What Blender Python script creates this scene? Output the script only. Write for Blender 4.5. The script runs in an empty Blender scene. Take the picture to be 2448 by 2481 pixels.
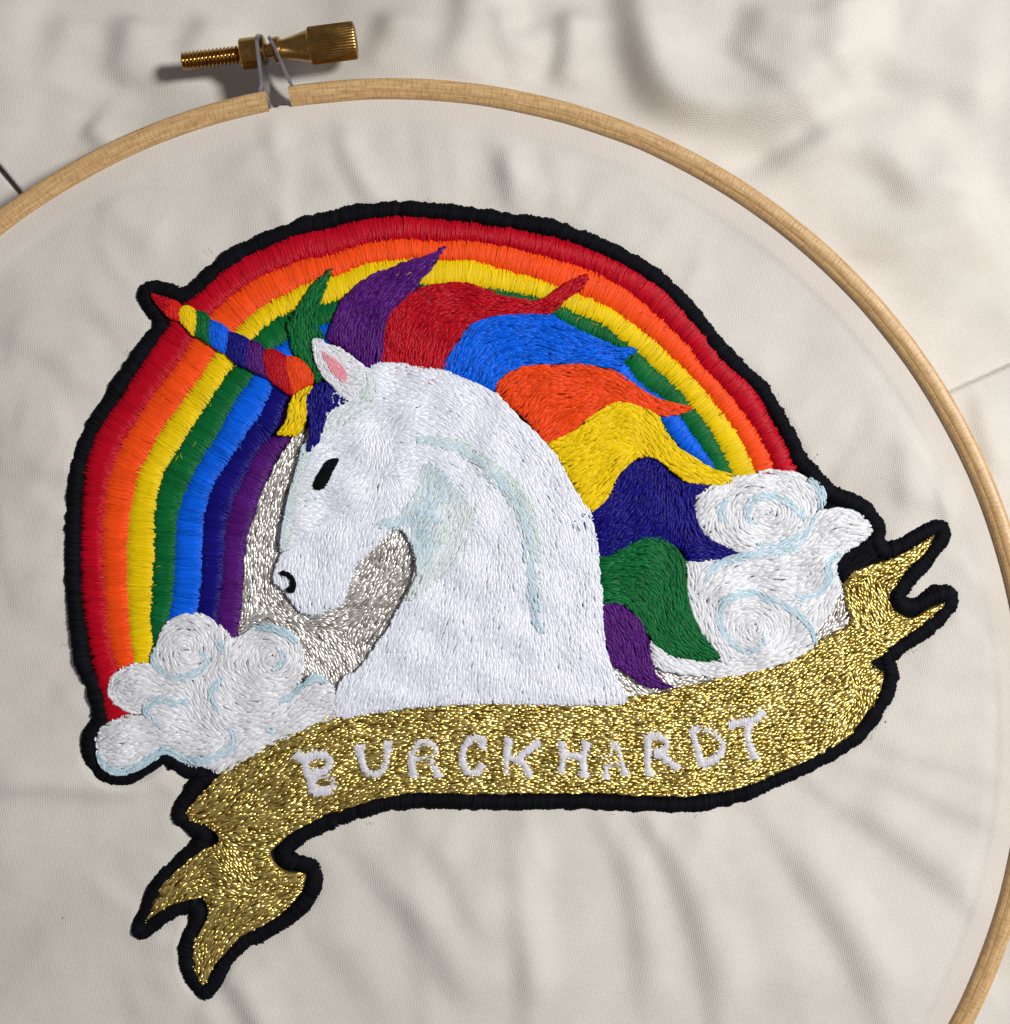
import bpy, math, random
import numpy as np
from mathutils import Vector
from mathutils.geometry import tessellate_polygon

rng = np.random.default_rng(7)
random.seed(7)
scene = bpy.context.scene
COL = scene.collection
S = 8.0e-5            # metres per unit of the drawing plan (254 mm hoop)
CX, CY = 1224.0, 1240.5
HC = 3250.0           # camera height in plan units (0.26 m)

# ------------------------------------------------------------------ camera, light
cam_d = bpy.data.cameras.new("camera"); cam = bpy.data.objects.new("camera", cam_d); COL.objects.link(cam)
cam.location = (0, 0, HC * S)
cam_d.sensor_fit = 'HORIZONTAL'; cam_d.sensor_width = 36.0
cam_d.lens = 36.0 * HC / 2448.0
cam_d.clip_start = 0.01; cam_d.clip_end = 10
scene.camera = cam
scene.view_settings.view_transform = 'Standard'
scene.view_settings.look = 'None'
scene.view_settings.exposure = 0.0
scene.view_settings.gamma = 1.0

w = bpy.data.worlds.new("World"); scene.world = w; w.use_nodes = True
bg = w.node_tree.nodes["Background"]
bg.inputs[0].default_value = (0.93, 0.88, 0.94, 1); bg.inputs[1].default_value = 0.14

def lamp(name, loc, target, size, power, color):
    d = bpy.data.lights.new(name, 'AREA'); d.shape = 'DISK'; d.size = size; d.energy = power; d.color = color
    o = bpy.data.objects.new(name, d); COL.objects.link(o); o.location = loc
    o.rotation_euler = (Vector(target) - Vector(loc)).to_track_quat('-Z', 'Y').to_euler()
    return o
lamp("desk_lamp", (0.42, 0.10, 0.56), (0.02, 0.0, 0.0), 0.13, 5.15, (1.0, 0.98, 0.93))

# ------------------------------------------------------------------ plan helpers
FR = {'A': (300, 0, 700/1906), 'B': (400, 0, 500/1906), 'C': (150, 480, 600/1906), 'N': (700, 480, 600/1906),
      'E': (1250, 480, 700/1906), 'F': (150, 1050, 600/1906), 'G': (700, 1050, 600/1906), 'H': (1250, 1100, 600/1906),
      'I': (1700, 1100, 700/1906), 'J': (200, 1450, 700/1906), 'K': (280, 1800, 600/1811), 'L': (680, 1680, 600/1906),
      'M': (1250, 1680, 600/1906), 'P': (0, 0, 1.0), 'D': (0, 0, 2448/1906),
      'Q': (1200, 0, 1248/1906), 'R': (0, 0, 1250/1906), 'S': (0, 1700, 1224/1906), 'T': (1150, 1700, 1298/1906),
      'U': (2050, 700, 398/769), 'V': (0, 600, 500/966)}
def pts(spec):
    """'F x,y x,y | C x,y' : points measured on sheet F, then on sheet C ..., in plan units."""
    out = []
    for part in spec.split('|'):
        tk = part.split(); x0, y0, k = FR[tk[0]]
        for t in tk[1:]:
            a, b = t.split(','); out.append((x0 + float(a)*k, y0 + float(b)*k))
    return np.array(out)
def crom(p, closed=False, sub=6):
    """centripetal Catmull-Rom through the points"""
    n = len(p); out = []
    if closed: q = np.vstack([p[-1:], p, p[:2]])
    else: q = np.vstack([2*p[:1]-p[1:2], p, 2*p[-1:]-p[-2:-1]])
    for i in range(1, len(q)-2):
        P0, P1, P2, P3 = q[i-1], q[i], q[i+1], q[i+2]
        t0 = 0; t1 = t0 + max(np.linalg.norm(P1-P0), 1e-3)**.5; t2 = t1 + max(np.linalg.norm(P2-P1), 1e-3)**.5; t3 = t2 + max(np.linalg.norm(P3-P2), 1e-3)**.5
        t = np.linspace(t1, t2, sub, endpoint=False)[:, None]
        A1 = (t1-t)/(t1-t0)*P0 + (t-t0)/(t1-t0)*P1; A2 = (t2-t)/(t2-t1)*P1 + (t-t1)/(t2-t1)*P2; A3 = (t3-t)/(t3-t2)*P2 + (t-t2)/(t3-t2)*P3
        B1 = (t2-t)/(t2-t0)*A1 + (t-t0)/(t2-t0)*A2; B2 = (t3-t)/(t3-t1)*A2 + (t-t1)/(t3-t1)*A3
        out.append((t2-t)/(t2-t1)*B1 + (t-t1)/(t2-t1)*B2)
    out = np.vstack(out)
    return out if closed else np.vstack([out, p[-1:]])
def resample(p, step, closed=False):
    if closed: p = np.vstack([p, p[:1]])
    d = np.r_[0, np.cumsum(np.linalg.norm(np.diff(p, axis=0), axis=1))]
    n = max(2, int(round(d[-1]/step)))
    s = np.linspace(0, d[-1], n+1)
    q = np.c_[np.interp(s, d, p[:, 0]), np.interp(s, d, p[:, 1])]
    return q[:-1] if closed else q
def tangents(p, closed=False):
    t = np.roll(p, -1, 0) - np.roll(p, 1, 0) if closed else np.gradient(p, axis=0)
    return t / np.maximum(np.linalg.norm(t, axis=1), 1e-6)[:, None]
def inside(p, poly):
    x, y = p[:, 0], p[:, 1]; r = np.zeros(len(p), bool)
    a = poly; b = np.roll(poly, -1, 0)
    for (x1, y1), (x2, y2) in zip(a, b):
        if y1 == y2: continue
        c = (y1 > y) != (y2 > y)
        r ^= c & (x < (x2-x1)*(y-y1)/(y2-y1) + x1)
    return r
def nearest(p, q):
    """index of the nearest point of q and its distance, for each p"""
    idx = np.empty(len(p), int); dist = np.empty(len(p))
    for i in range(0, len(p), 4000):
        d = ((p[i:i+4000, None, :] - q[None])**2).sum(2); k = d.argmin(1)
        idx[i:i+4000] = k; dist[i:i+4000] = np.sqrt(d[np.arange(len(k)), k])
    return idx, dist
def field(p, flow):
    """direction (angle) at each p, blended from the tangents of the guide lines"""
    g = [(q, tangents(q)) for q in (resample(f, 14) for f in flow)]
    Q = np.vstack([a for a, _ in g]); T = np.vstack([b for _, b in g])
    an = 2*np.arctan2(T[:, 1], T[:, 0]); c, s = np.cos(an), np.sin(an)
    out = np.empty(len(p))
    for i in range(0, len(p), 4000):
        d = ((p[i:i+4000, None, :]-Q[None])**2).sum(2); wt = 1/(d+60)**1.6
        out[i:i+4000] = .5*np.arctan2(wt@s, wt@c)
    return out
def world(P):
    """plan units (x right, y down, z up) to metres"""
    return np.stack([(P[..., 0]-CX)*S, (CY-P[..., 1])*S, P[..., 2]*S], -1)
def at_height(p, z):
    """the point of the level z seen where plan point p is drawn on the cloth"""
    k = (HC-z)/HC
    return (CX+(p[0]-CX)*k, CY+(p[1]-CY)*k)

# ------------------------------------------------------------------ materials
def nodes_of(name):
    m = bpy.data.materials.new(name); m.use_nodes = True; nt = m.node_tree
    return m, nt, nt.nodes["Principled BSDF"]
def N(nt, typ, **kw):
    n = nt.nodes.new(typ)
    for k, v in kw.items(): setattr(n, k, v)
    return n
def thread_mat(name, rgb, rough=.5, var=.35, hue=.0, sheen=.0, spec=.5, metal=0.0, rgb2=None):
    m, nt, b = nodes_of(name)
    at = N(nt, 'ShaderNodeAttribute', attribute_name="thread_variation")
    ramp = N(nt, 'ShaderNodeMix', data_type='RGBA')
    c = np.array(rgb); c2 = np.array(rgb2) if rgb2 is not None else np.minimum(c*(1+var*.6)+.004*var, 1)
    ramp.inputs[6].default_value = (*(c*(1-var*.6)), 1); ramp.inputs[7].default_value = (*c2, 1)
    nt.links.new(at.outputs['Fac'], ramp.inputs[0])
    nt.links.new(ramp.outputs[2], b.inputs['Base Color'])
    b.inputs['Roughness'].default_value = rough; b.inputs['Metallic'].default_value = metal
    b.inputs['Specular IOR Level'].default_value = spec
    if sheen: b.inputs['Sheen Weight'].default_value = sheen; b.inputs['Sheen Roughness'].default_value = .4
    tc = N(nt, 'ShaderNodeTexCoord'); no = N(nt, 'ShaderNodeTexNoise'); no.inputs['Scale'].default_value = 9000; no.inputs['Detail'].default_value = 1
    bu = N(nt, 'ShaderNodeBump'); bu.inputs['Strength'].default_value = .35 if not metal else .15; bu.inputs['Distance'].default_value = .00006
    nt.links.new(tc.outputs['Object'], no.inputs['Vector']); nt.links.new(no.outputs['Fac'], bu.inputs['Height']); nt.links.new(bu.outputs[0], b.inputs['Normal'])
    return m
M = {
 'red': thread_mat("red_thread", (.46, .002, .014), rough=.36, spec=.13),
 'mane_red': thread_mat("mane_red_thread", (.42, .003, .012), rough=.36, spec=.13),
 'orange': thread_mat("orange_thread", (.86, .075, .008), rough=.36, spec=.13, var=.25),
 'mane_orange': thread_mat("mane_orange_thread", (.78, .062, .008), rough=.36, spec=.13, var=.3),
 'horn_red': thread_mat("scarlet_thread", (.62, .012, .01), rough=.36, spec=.135, var=.3),
 'yellow': thread_mat("yellow_thread", (.80, .56, .003), rough=.36, spec=.135, var=.25),
 'green': thread_mat("green_thread", (.002, .12, .028), rough=.36, spec=.13, var=.5),
 'blue': thread_mat("blue_thread", (.001, .11, .72), rough=.36, spec=.13, var=.5),
 'indigo': thread_mat("indigo_thread", (.006, .004, .165), rough=.36, spec=.13, var=.5),
 'violet': thread_mat("violet_thread", (.075, .007, .155), rough=.36, spec=.13, var=.55),
 'white': thread_mat("white_thread", (.775, .805, .92), rough=.34, spec=.65, var=.16),
 'cloud': thread_mat("cloud_thread", (.73, .745, .80), rough=.38, spec=.55, var=.22),
 'pale_blue': thread_mat("pale_blue_thread", (.48, .635, .74), rough=.42, spec=.4, var=.18),
 'shade_blue': thread_mat("ice_blue_thread", (.53, .67, .77), rough=.42, spec=.4, var=.2),
 'pale_green': thread_mat("pale_green_thread", (.66, .745, .75), rough=.42, spec=.4, var=.14),
 'pink': thread_mat("pink_thread", (.80, .30, .37), rough=.45, spec=.4, var=.2),
 'black': thread_mat("black_thread", (.0022, .0022, .003), rough=.7, spec=.07, var=.6, rgb2=(.0062, .007, .012)),
 'letter': thread_mat("letter_thread", (.66, .65, .73), rough=.38, spec=.55, var=.3),
 'gold': thread_mat("gold_metallic_thread", (.54, .35, .06), rough=.29, metal=.85, var=.6, rgb2=(1.0, .80, .27)),
 'silver': thread_mat("silver_metallic_thread", (.58, .53, .48), rough=.32, metal=.62, var=.45, rgb2=(.94, .92, .89)),
}

# ------------------------------------------------------------------ objects
def link(name, me, mat=None, parent=None, base=(0, 0, 0)):
    o = bpy.data.objects.new(name, me); COL.objects.link(o)
    if mat is not None: me.materials.append(mat)
    if parent is not None: o.parent = parent
    return o
def tag(o, label=None, cat=None, group=None, kind=None):
    if label: o['label'] = label
    if cat: o['category'] = cat
    if group: o['group'] = group
    if kind: o['kind'] = kind
    return o
def empty(name, parent=None, loc=(0, 0, 0)):
    o = bpy.data.objects.new(name, None); COL.objects.link(o); o.empty_display_size = .01
    o.location = loc
    if parent is not None: o.parent = parent
    return o
class Geo:
    """collects quads and triangles with one thread variation value per vertex"""
    def __init__(s): s.v = []; s.q = []; s.t = []; s.r = []; s.n = 0
    def add(s, v, q=None, t=None, r=.5):
        s.v.append(v.reshape(-1, 3))
        if q is not None: s.q.append(q + s.n)
        if t is not None: s.t.append(t + s.n)
        k = len(s.v[-1]); s.r.append(np.broadcast_to(r, (k,)) if np.ndim(r) == 0 else r); s.n += k
    def mesh(s, name, smooth=True, off=(0, 0, 0)):
        me = bpy.data.meshes.new(name); V = np.vstack(s.v) - np.array(off)
        q = np.vstack(s.q) if s.q else np.zeros((0, 4), int); t = np.vstack(s.t) if s.t else np.zeros((0, 3), int)
        me.vertices.add(len(V)); me.vertices.foreach_set('co', V.astype(np.float32).ravel())
        me.loops.add(q.size + t.size); me.loops.foreach_set('vertex_index', np.r_[q.ravel(), t.ravel()].astype(np.int32))
        me.polygons.add(len(q)+len(t))
        me.polygons.foreach_set('loop_start', np.r_[np.arange(len(q))*4, q.size+np.arange(len(t))*3].astype(np.int32))
        me.polygons.foreach_set('use_smooth', np.full(len(q)+len(t), smooth))
        a = me.attributes.new("thread_variation", 'FLOAT', 'POINT'); a.data.foreach_set('value', np.concatenate(s.r).astype(np.float32))
        me.update(); me.validate()
        return me
def stitches(geo, P, wd, r, roll=0.0):
    """P (n,k,3) centre lines in plan units, wd (n,k) widths: arched ribbons, three vertices across"""
    n, k, _ = P.shape
    T = np.gradient(P[..., :2], axis=1); T /= np.maximum(np.linalg.norm(T, axis=2), 1e-6)[..., None]
    nx, ny = -T[..., 1], T[..., 0]
    V = np.empty((n, k, 3, 3))
    tw = rng.normal(0, roll, (n, 1)) + rng.normal(0, roll*.3, (n, k)) if roll else np.zeros((n, k))
    for j, (o, h) in enumerate(((-.5, -.38), (0, .1), (.5, -.38))):
        V[:, :, j, 0] = P[..., 0] + nx*wd*o; V[:, :, j, 1] = P[..., 1] + ny*wd*o; V[:, :, j, 2] = P[..., 2] + wd*(h+o*tw)
    i = np.arange(n)[:, None, None]*(k*3) + np.arange(k-1)[None, :, None]*3 + np.arange(2)[None, None, :]
    q = np.stack([i, i+3, i+4, i+1], -1).reshape(-1, 4)   # plan y runs down, so this winding faces up
    geo.add(world(V), q=q, r=np.repeat(r, k*3))
def plate(geo, poly, z, z0=0.0, r=.35):
    """closed flat body under the stitches"""
    n = len(poly); top = np.c_[poly, np.full(n, z)]; bot = np.c_[poly, np.full(n, z0)]
    W = world(np.vstack([top, bot]))
    tri = np.array([t for t in tessellate_polygon([[Vector((*p[:2], 0)) for p in W[:n]]])])
    a = W[tri]; nz = np.cross(a[:, 1]-a[:, 0], a[:, 2]-a[:, 0])[:, 2]
    tri[nz < 0] = tri[nz < 0][:, ::-1]
    i = np.arange(n); q = np.c_[i, (i+1) % n, (i+1) % n + n, i+n]
    geo.add(W, q=q, t=tri, r=r)
LIFT = 5.5
def fill(geo, poly, flow, z, L=26, wd=5.5, cover=4, jit=.12, dome=0.0, rough_z=1.6, edge=1.0, thin=None, base=True, wob=0.0, arch=1.6, tight=3.0, roll=0.0, lump=0.0):
    if z >= 11: z += LIFT
    """long-and-short stitches over a region, following the flow lines"""
    if base: plate(geo, poly, z-3.0-1.6*lump)
    lo, hi = poly.min(0), poly.max(0)
    d1 = np.abs(np.sum(poly[:, 0]*np.roll(poly[:, 1], -1)-poly[:, 1]*np.roll(poly[:, 0], -1)))/2
    box = np.prod(hi-lo); n = int(box/(L*wd)*cover)
    g = max(2, int(math.sqrt(n))); c = rng.random((n, 2))*(hi-lo)+lo
    # stratify
    sx = math.sqrt(box/n); gx, gy = np.meshgrid(np.arange(lo[0], hi[0], sx), np.arange(lo[1], hi[1], sx))
    c = np.c_[gx.ravel(), gy.ravel()] + (.5+.8*(rng.random((gx.size, 2))-.5))*sx
    c = c[inside(c, poly)]
    if thin is not None: c = c[rng.random(len(c)) < thin(c)]
    if not len(c): return
    edge_pts = resample(poly, 6, True)
    th = field(c, flow) + rng.normal(0, jit, len(c))
    half = L*(.35+.35*rng.random(len(c)))
    P = np.zeros((len(c), 5, 2)); P[:, 2] = c
    d = np.c_[np.cos(th), np.sin(th)]
    for sgn, (i1, i2) in ((1, (3, 4)), (-1, (1, 0))):
        a = c + sgn*d*(half/2)[:, None]
        t2 = field(a, flow); e = np.c_[np.cos(t2), np.sin(t2)]; e *= np.sign((e*d).sum(1)+1e-9)[:, None]
        P[:, i1] = a; P[:, i2] = a + sgn*e*(half/2)[:, None]
    # pull the ends in until they lie in the region
    k = np.ones(len(c)); ok = np.zeros(len(c), bool)
    for f in (1, .75, .5, .3, .15):
        todo = ~ok
        if not todo.any(): break
        q = c[todo, None] + (P[todo]-c[todo, None])*f
        good = inside(q[:, 0], poly) & inside(q[:, 4], poly)
        idx = np.where(todo)[0][good]; k[idx] = f; ok[idx] = True
        if f == .15: k[~ok] = .1
    P = c[:, None] + (P-c[:, None])*np.maximum(k, .1)[:, None, None]
    _, de = nearest(c, edge_pts)
    zz = z + rng.random(len(c))*rough_z + dome*np.minimum(de, 26)/26
    if lump:
        f = (np.sin(P[..., 0]/37+P[..., 1]/61+1)+np.sin(P[..., 0]/23-P[..., 1]/29)+np.sin(P[..., 0]/71-P[..., 1]/19+2)+np.sin(P[..., 0]/17+P[..., 1]/83))/2
        zz = zz[:, None] + lump*f*(np.minimum(de, 30)[:, None]/30 if base else 1)
    else: zz = zz[:, None]
    Z = zz + np.array([-tight, -.2, arch*.5, -.2, -tight])[None] + (rng.normal(0, wob, (len(c), 5)) if wob else 0)
    W = wd*(.8+.4*rng.random(len(c)))[:, None]*np.array([.45, .95, 1, .95, .45])[None]
    stitches(geo, np.dstack([P, Z]), W, rng.random(len(c)), roll)
def satin(geo, a, b, z, h, step=2.0, wd=4.2, slant=0.0, k=7, ragged=3.0, skip=None, rnd=None):
    """padded satin stitch between two lines"""
    A = resample(a, step); B = resample(b, 3.0)
    A = A + rng.normal(0, .4, A.shape)
    i, d = nearest(A, B)
    keep = d < 160
    Bn = B[np.clip(i + np.rint(rng.normal(0, 1.2, len(A)) + slant/3.0).astype(int), 0, len(B)-1)]
    A, Bn = A[keep], Bn[keep]; n = len(A)
    if not n: return
    dv = Bn - A; ln = np.maximum(np.linalg.norm(dv, axis=1), 1)[:, None]; u = dv/ln
    A = A - u*(rng.normal(0, ragged, n))[:, None]; Bn = Bn + u*(rng.normal(0, ragged, n))[:, None]
    t = np.linspace(0, 1, k)
    P = A[:, None] + (Bn-A)[:, None]*t[None, :, None]
    P += (rng.normal(0, .8, (n, k)))[..., None]*np.dstack([-u[:, 1], u[:, 0]]).reshape(n, 1, 2)
    prof = np.sqrt(np.maximum(0, 1-(2*t-1)**2))**.75
    Z = z + (h*(1+rng.normal(0, .05, n)))[:, None]*(.26+.74*prof[None]) + rng.random(n)[:, None]*1.0
    W = wd*(.8+.4*rng.random(n))[:, None]*np.array([.9]+[1]*(k-2)+[.9])[None]
    lump = np.interp(np.arange(n), np.arange(0, n+60, 12), rng.normal(0, 1, len(np.arange(0, n+60, 12))))
    Z += (lump*.9)[:, None]*prof[None]
    r = np.clip(.5 + .16*lump + rng.normal(0, .24, n), 0, 1)
    stitches(geo, np.dstack([P, Z]), W, r)
def rope(geo, line, hw, z, h, step=2.0, wd=4.6, slant=5.0, closed=False, k=7, ragged=1.6, hw_var=False):
    """satin cord along a line; hw one half-width or one per point of line"""
    p = resample(line, step, closed); T = tangents(p, closed)
    for _ in range(4):
        T = T + (np.roll(T, 1, 0)+np.roll(T, -1, 0)) if closed else np.vstack([T[:1], T[:-2]+T[1:-1]+T[2:], T[-1:]])
        T /= np.maximum(np.linalg.norm(T, axis=1), 1e-6)[:, None]
    n = len(p); nn = np.c_[-T[:, 1], T[:, 0]]
    a = math.radians(slant) + rng.normal(0, .06, n); ca, sa = np.cos(a), np.sin(a)
    nn = np.c_[nn[:, 0]*ca-nn[:, 1]*sa, nn[:, 0]*sa+nn[:, 1]*ca]
    H = np.full(n, hw) if np.ndim(hw) == 0 else np.interp(np.arange(n)/max(n-1, 1), np.linspace(0, 1, len(hw)), hw)
    t = np.linspace(-1, 1, k)
    bump = np.interp(np.arange(n), np.arange(0, n+40, 9), rng.normal(0, 1, len(np.arange(0, n+40, 9))))
    P = p[:, None] + nn[:, None]*((H+bump*(1.7 if hw_var else .6)+rng.normal(0, ragged, n))[:, None]*t[None])[..., None]
    Z = z + h*(1+(.16 if hw_var else .06)*bump[:, None])*np.sqrt(np.maximum(0, 1-t**2))[None] + rng.random(n)[:, None]*1.0
    W = wd*(.8+.4*rng.random(n))[:, None]*np.ones(k)[None]
    stitches(geo, np.dstack([P, Z]), W, rng.random(n))
def hairs(geo, line, n, spread, z, ln=22, wd=1.0):
    """stray fibres standing off the thread"""
    p = line[rng.integers(0, len(line), n)] + rng.normal(0, spread, (n, 2))
    th = rng.random(n)*math.tau; l = ln*(.4+rng.random(n)); b = rng.normal(0, .5, n)
    t = np.linspace(-.5, .5, 5)
    ang = th[:, None] + b[:, None]*t*2
    P = p[:, None] + np.dstack([np.cos(ang), np.sin(ang)])*(l[:, None]*t)[..., None]
    Z = z + 2*rng.random(n)[:, None] + 3*(1-(2*t[None])**2)
    stitches(geo, np.dstack([P, Z]), np.full((n, 5), wd), np.ones(n))

# ================================================================== the cloth
HX, HY = 949.5, 1768.5         # centre of the hoop
R_OUT, R_IN = 1580.0, 1533.0
def build_cloth():
    ax = np.r_[np.arange(-9000, -1400, 300), np.arange(-1400, -100, 40), np.arange(-100, 2560, 4.8), np.arange(2560, 3800, 40), np.arange(3800, 11500, 300)]
    ay = np.r_[np.arange(-9000, -1400, 300), np.arange(-1400, -100, 40), np.arange(-100, 2590, 4.8), np.arange(2590, 4700, 40), np.arange(4700, 11500, 300)]
    X, Y = np.meshgrid(ax, ay)
    fl = np.c_[X.ravel(), Y.ravel()]
    lc = np.random.default_rng(11)
    def waves(n, lam0, lam1, amp, rg):
        z = np.zeros(len(fl))
        for _ in range(n):
            lam = lam0*(lam1/lam0)**rg.random(); th = rg.random()*math.tau; ph = rg.random()*math.tau
            wx = .16*lam*np.sin(fl[:, 1]/lam*3.1+ph); wy = .16*lam*np.sin(fl[:, 0]/lam*2.7+2*ph)
            z += amp*(lam/lam1)*np.sin(math.tau*((fl[:, 0]+wx)*math.cos(th)+(fl[:, 1]+wy)*math.sin(th))/lam+ph)
        return z
    def ridge(spec, sig, amp, taper=.25, sharp=1.0, side=0.0):
        """a fold along a line; side shifts it across the line"""
        p = resample(crom(pts(spec) if isinstance(spec, str) else spec), 12); T = tangents(p)
        z = np.zeros(len(fl)); lo, hi = p.min(0)-sig*5, p.max(0)+sig*5
        m = np.where((fl[:, 0] > lo[0]) & (fl[:, 0] < hi[0]) & (fl[:, 1] > lo[1]) & (fl[:, 1] < hi[1]))[0]
        i, d = nearest(fl[m], p)
        u = i/(len(p)-1); e = np.clip(np.minimum(u, 1-u)/taper, 0, 1); e = e*e*(3-2*e)
        dv = fl[m]-p[i]; sd = dv[:, 0]*-T[i, 1]+dv[:, 1]*T[i, 0]
        al = np.abs(dv[:, 0]*T[i, 0]+dv[:, 1]*T[i, 1])
        sgm = sig*(1+side*np.sign(sd))
        z[m] = amp*e*np.exp(-.5*(np.abs(sd)/sgm)**(2*sharp))*np.exp(-.5*(al/sig)**2)
        return z
    r = np.hypot(fl[:, 0]-HX, fl[:, 1]-HY)
    def step(spec, wd, amp, decay, taper=.25, ext=0):
        """cloth standing higher on one side of a line (to the right going down)"""
        p = crom(pts(spec))
        if ext:
            ln = np.linalg.norm(p[-1]-p[0]); a = p[0]-p[3]; b = p[-1]-p[-4]
            p = np.vstack([p[0]+a/np.linalg.norm(a)*ln*ext*.7, p, p[-1]+b/np.linalg.norm(b)*ln*ext])
        p = resample(p, 10); T = tangents(p)
        z = np.zeros(len(fl)); mg = abs(decay)*2.2; lo, hi = p.min(0)-mg, p.max(0)+mg
        m = np.where((fl[:, 0] > lo[0]) & (fl[:, 0] < hi[0]) & (fl[:, 1] > lo[1]) & (fl[:, 1] < hi[1]))[0]
        i, d = nearest(fl[m], p)
        dv = fl[m]-p[i]; sd = -(dv[:, 0]*-T[i, 1]+dv[:, 1]*T[i, 0]); al = np.abs(dv[:, 0]*T[i, 0]+dv[:, 1]*T[i, 1])
        u = i/(len(p)-1); e = np.clip(np.minimum(u, 1-u)/taper, 0, 1); e = e*e*(3-2*e)
        q = np.clip(sd/wd+.5, 0, 1); q = q*q*(3-2*q)
        if decay > 0: z[m] = amp*e*q*np.exp(-(np.maximum(sd, 0)/decay)**1.5)*np.exp(-.5*(al/50)**2)
        else: z[m] = amp*q*np.exp(-(((fl[m]-p.mean(0))**2).sum(1)/decay**2))
        return z
    # inside: taut, puckered by the dense stitching
    zi = waves(7, 260, 700, 1.6, lc) + waves(6, 90, 200, .35, lc)
    for sp, sg, am in (
        ("T 165,400 190,700 225,1147", 30, 13), ("T 60,420 70,700 60,1147", 34, 9),
        ("T 330,410 360,700 380,1147", 42, 7), ("T 520,430 580,600 640,900 660,1147", 24, 9),
        ("T 680,430 800,640 890,900 950,1147", 34, 15), ("T 900,400 1010,640 1130,900 1230,1147", 40, 7),
        ("T 1110,410 1240,600 1400,850 1530,1100", 32, 15), ("T 1320,310 1570,480 1830,680", 30, 11),
        ("T 1380,240 1700,330 1900,420", 34, 7), ("T 1400,150 1700,180 1900,200", 26, 6), ("T 1500,20 1700,30 1906,30", 24, 5),
        ("S 1380,540 1520,690 1700,900 1800,1150", 40, 14), ("S 1640,480 1740,640 1830,880", 32, 8), ("S 1200,640 1330,850 1420,1100", 44, 7),
        ("S 900,1000 1000,1216 1060,1300", 26, 10), ("S 750,1120 800,1216 830,1300", 20, 7), ("S 1860,440 1890,700 1900,1000", 40, 7),
        ("S -100,310 200,305 420,320 650,290", 24, 10), ("S -100,560 200,600 500,560", 50, 5), ("S 100,1000 330,900 500,700", 60, 6), ("S 450,1150 650,1080 700,1000", 40, 5),
        ("V -60,940 160,990 290,1060", 46, 8), ("V -60,430 160,440 300,500 520,400", 44, 8), ("V 60,780 200,800 330,760", 40, 5), ("V -50,1300 150,1280 290,1300", 50, 6), ("V -40,160 250,200 560,240", 40, 6), ("V 0,1600 150,1560 300,1600", 40, 5),
        ("R 1300,430 1300,580 1390,740", 22, 9), ("R 1210,430 1190,600 1260,740", 26, 7), ("R 1860,540 1890,620 1900,700", 22, 8), ("R 1450,430 1480,560 1500,720", 34, 6), ("R 1650,420 1660,560 1680,720", 34, 6),
        ("R 1000,400 1010,450 1020,560", 20, 8), ("R 350,740 480,820 640,900", 34, 6), ("R 860,560 960,680 1040,760", 36, 5),
        ("Q 60,560 80,680 90,760", 30, 8), ("Q 200,560 230,700 260,800", 34, 6), ("Q 400,640 430,760", 36, 5), ("Q 1400,1500 1430,1700 1470,1850", 34, 6),
        ("U 265,640 285,850 290,1040", 20, 9), ("U 350,700 370,900 360,1060", 24, 6), ("U 470,860 470,980 465,1080", 18, 8), ("U 330,1660 480,1590 600,1560", 20, 5), ("U 300,1800 560,1760 760,1740", 22, 5)):
        zi += ridge(sp, sg*1.2, am*1.15, .25)
    # the inner hoop's rim holds the cloth a little higher
    s = np.clip((r-1462)/22, 0, 1); s = s*s*(3-2*s)
    rim = -2.5*(1-s)
    for sp, w_, am, dc in (
        ("T 115,400 135,700 160,900 175,1200", 60, 17, 110), ("T 430,415 520,600 560,800 575,1000", 46, 11, 70), ("T 590,410 720,640 800,900 860,1200", 56, 19, 100),
        ("T 740,415 800,520 900,700", 40, 8, 60), ("T 1010,400 1150,620 1300,850 1440,1150", 56, 17, 100), ("T 1210,310 1500,520 1760,740", 54, 16, 90), ("T 1330,220 1560,330 1760,420 1900,470", 44, 10, 70),
        ("T 1390,150 1700,245 1900,290", 40, 10, 60), ("T -250,420 -230,700 -200,1000 -190,1200", 60, 12, 110),
        ("S 1310,530 1450,700 1620,900 1700,1050", 70, 18, 110), ("S 1560,480 1690,650 1770,820", 56, 13, 80), ("S 830,1030 950,1216 1020,1330", 50, 16, 90), ("S 1130,800 1300,1000 1400,1150", 80, 10, 120),
        ("S -60,345 150,330 300,342 480,350 650,318", 44, 16, 90), ("S 480,820 560,950 620,1100", 60, 7, 90),
        ("R 1225,425 1260,580 1345,745", 44, 14, 70), ("R 1800,520 1850,650 1870,740", 44, 11, 70), ("R 1530,430 1560,600 1600,740", 50, 8, 70), ("R 320,720 430,820 560,950", 60, 7, 90), ("R 960,420 980,480 1010,600", 36, 10, 50),
        ("Q 20,540 40,650 60,760", 44, 10, 60), ("Q 190,560 220,680 250,800", 50, 8, 70), ("Q 480,640 560,760 640,860", 60, 6, 80), ("Q 1380,1480 1420,1700 1480,1880", 60, 8, 90),
        ("U 215,640 240,850 255,1030", 50, 13, 70), ("U 430,860 435,960 445,1070", 36, 10, 50), ("U 320,700 340,860 340,1000", 44, 7, 60),
        ("V -60,1010 120,1030 320,1090", 60, 12, 110), ("V 60,450 200,510 300,580", 50, 9, 80), ("V -60,700 100,760 250,860", 70, 7, 110), ("V -60,1480 100,1450 300,1500", 70, 7, 110)):
        zi += step(sp, w_*1.25, am*.68, dc*1.1, ext=.4)
    # short puckers pulled out of the edge of the stitching
    pk = np.random.default_rng(5); tn = tangents(SIL, True); area = np.sum(SIL[:, 0]*np.roll(SIL[:, 1], -1)-SIL[:, 1]*np.roll(SIL[:, 0], -1))
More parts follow.
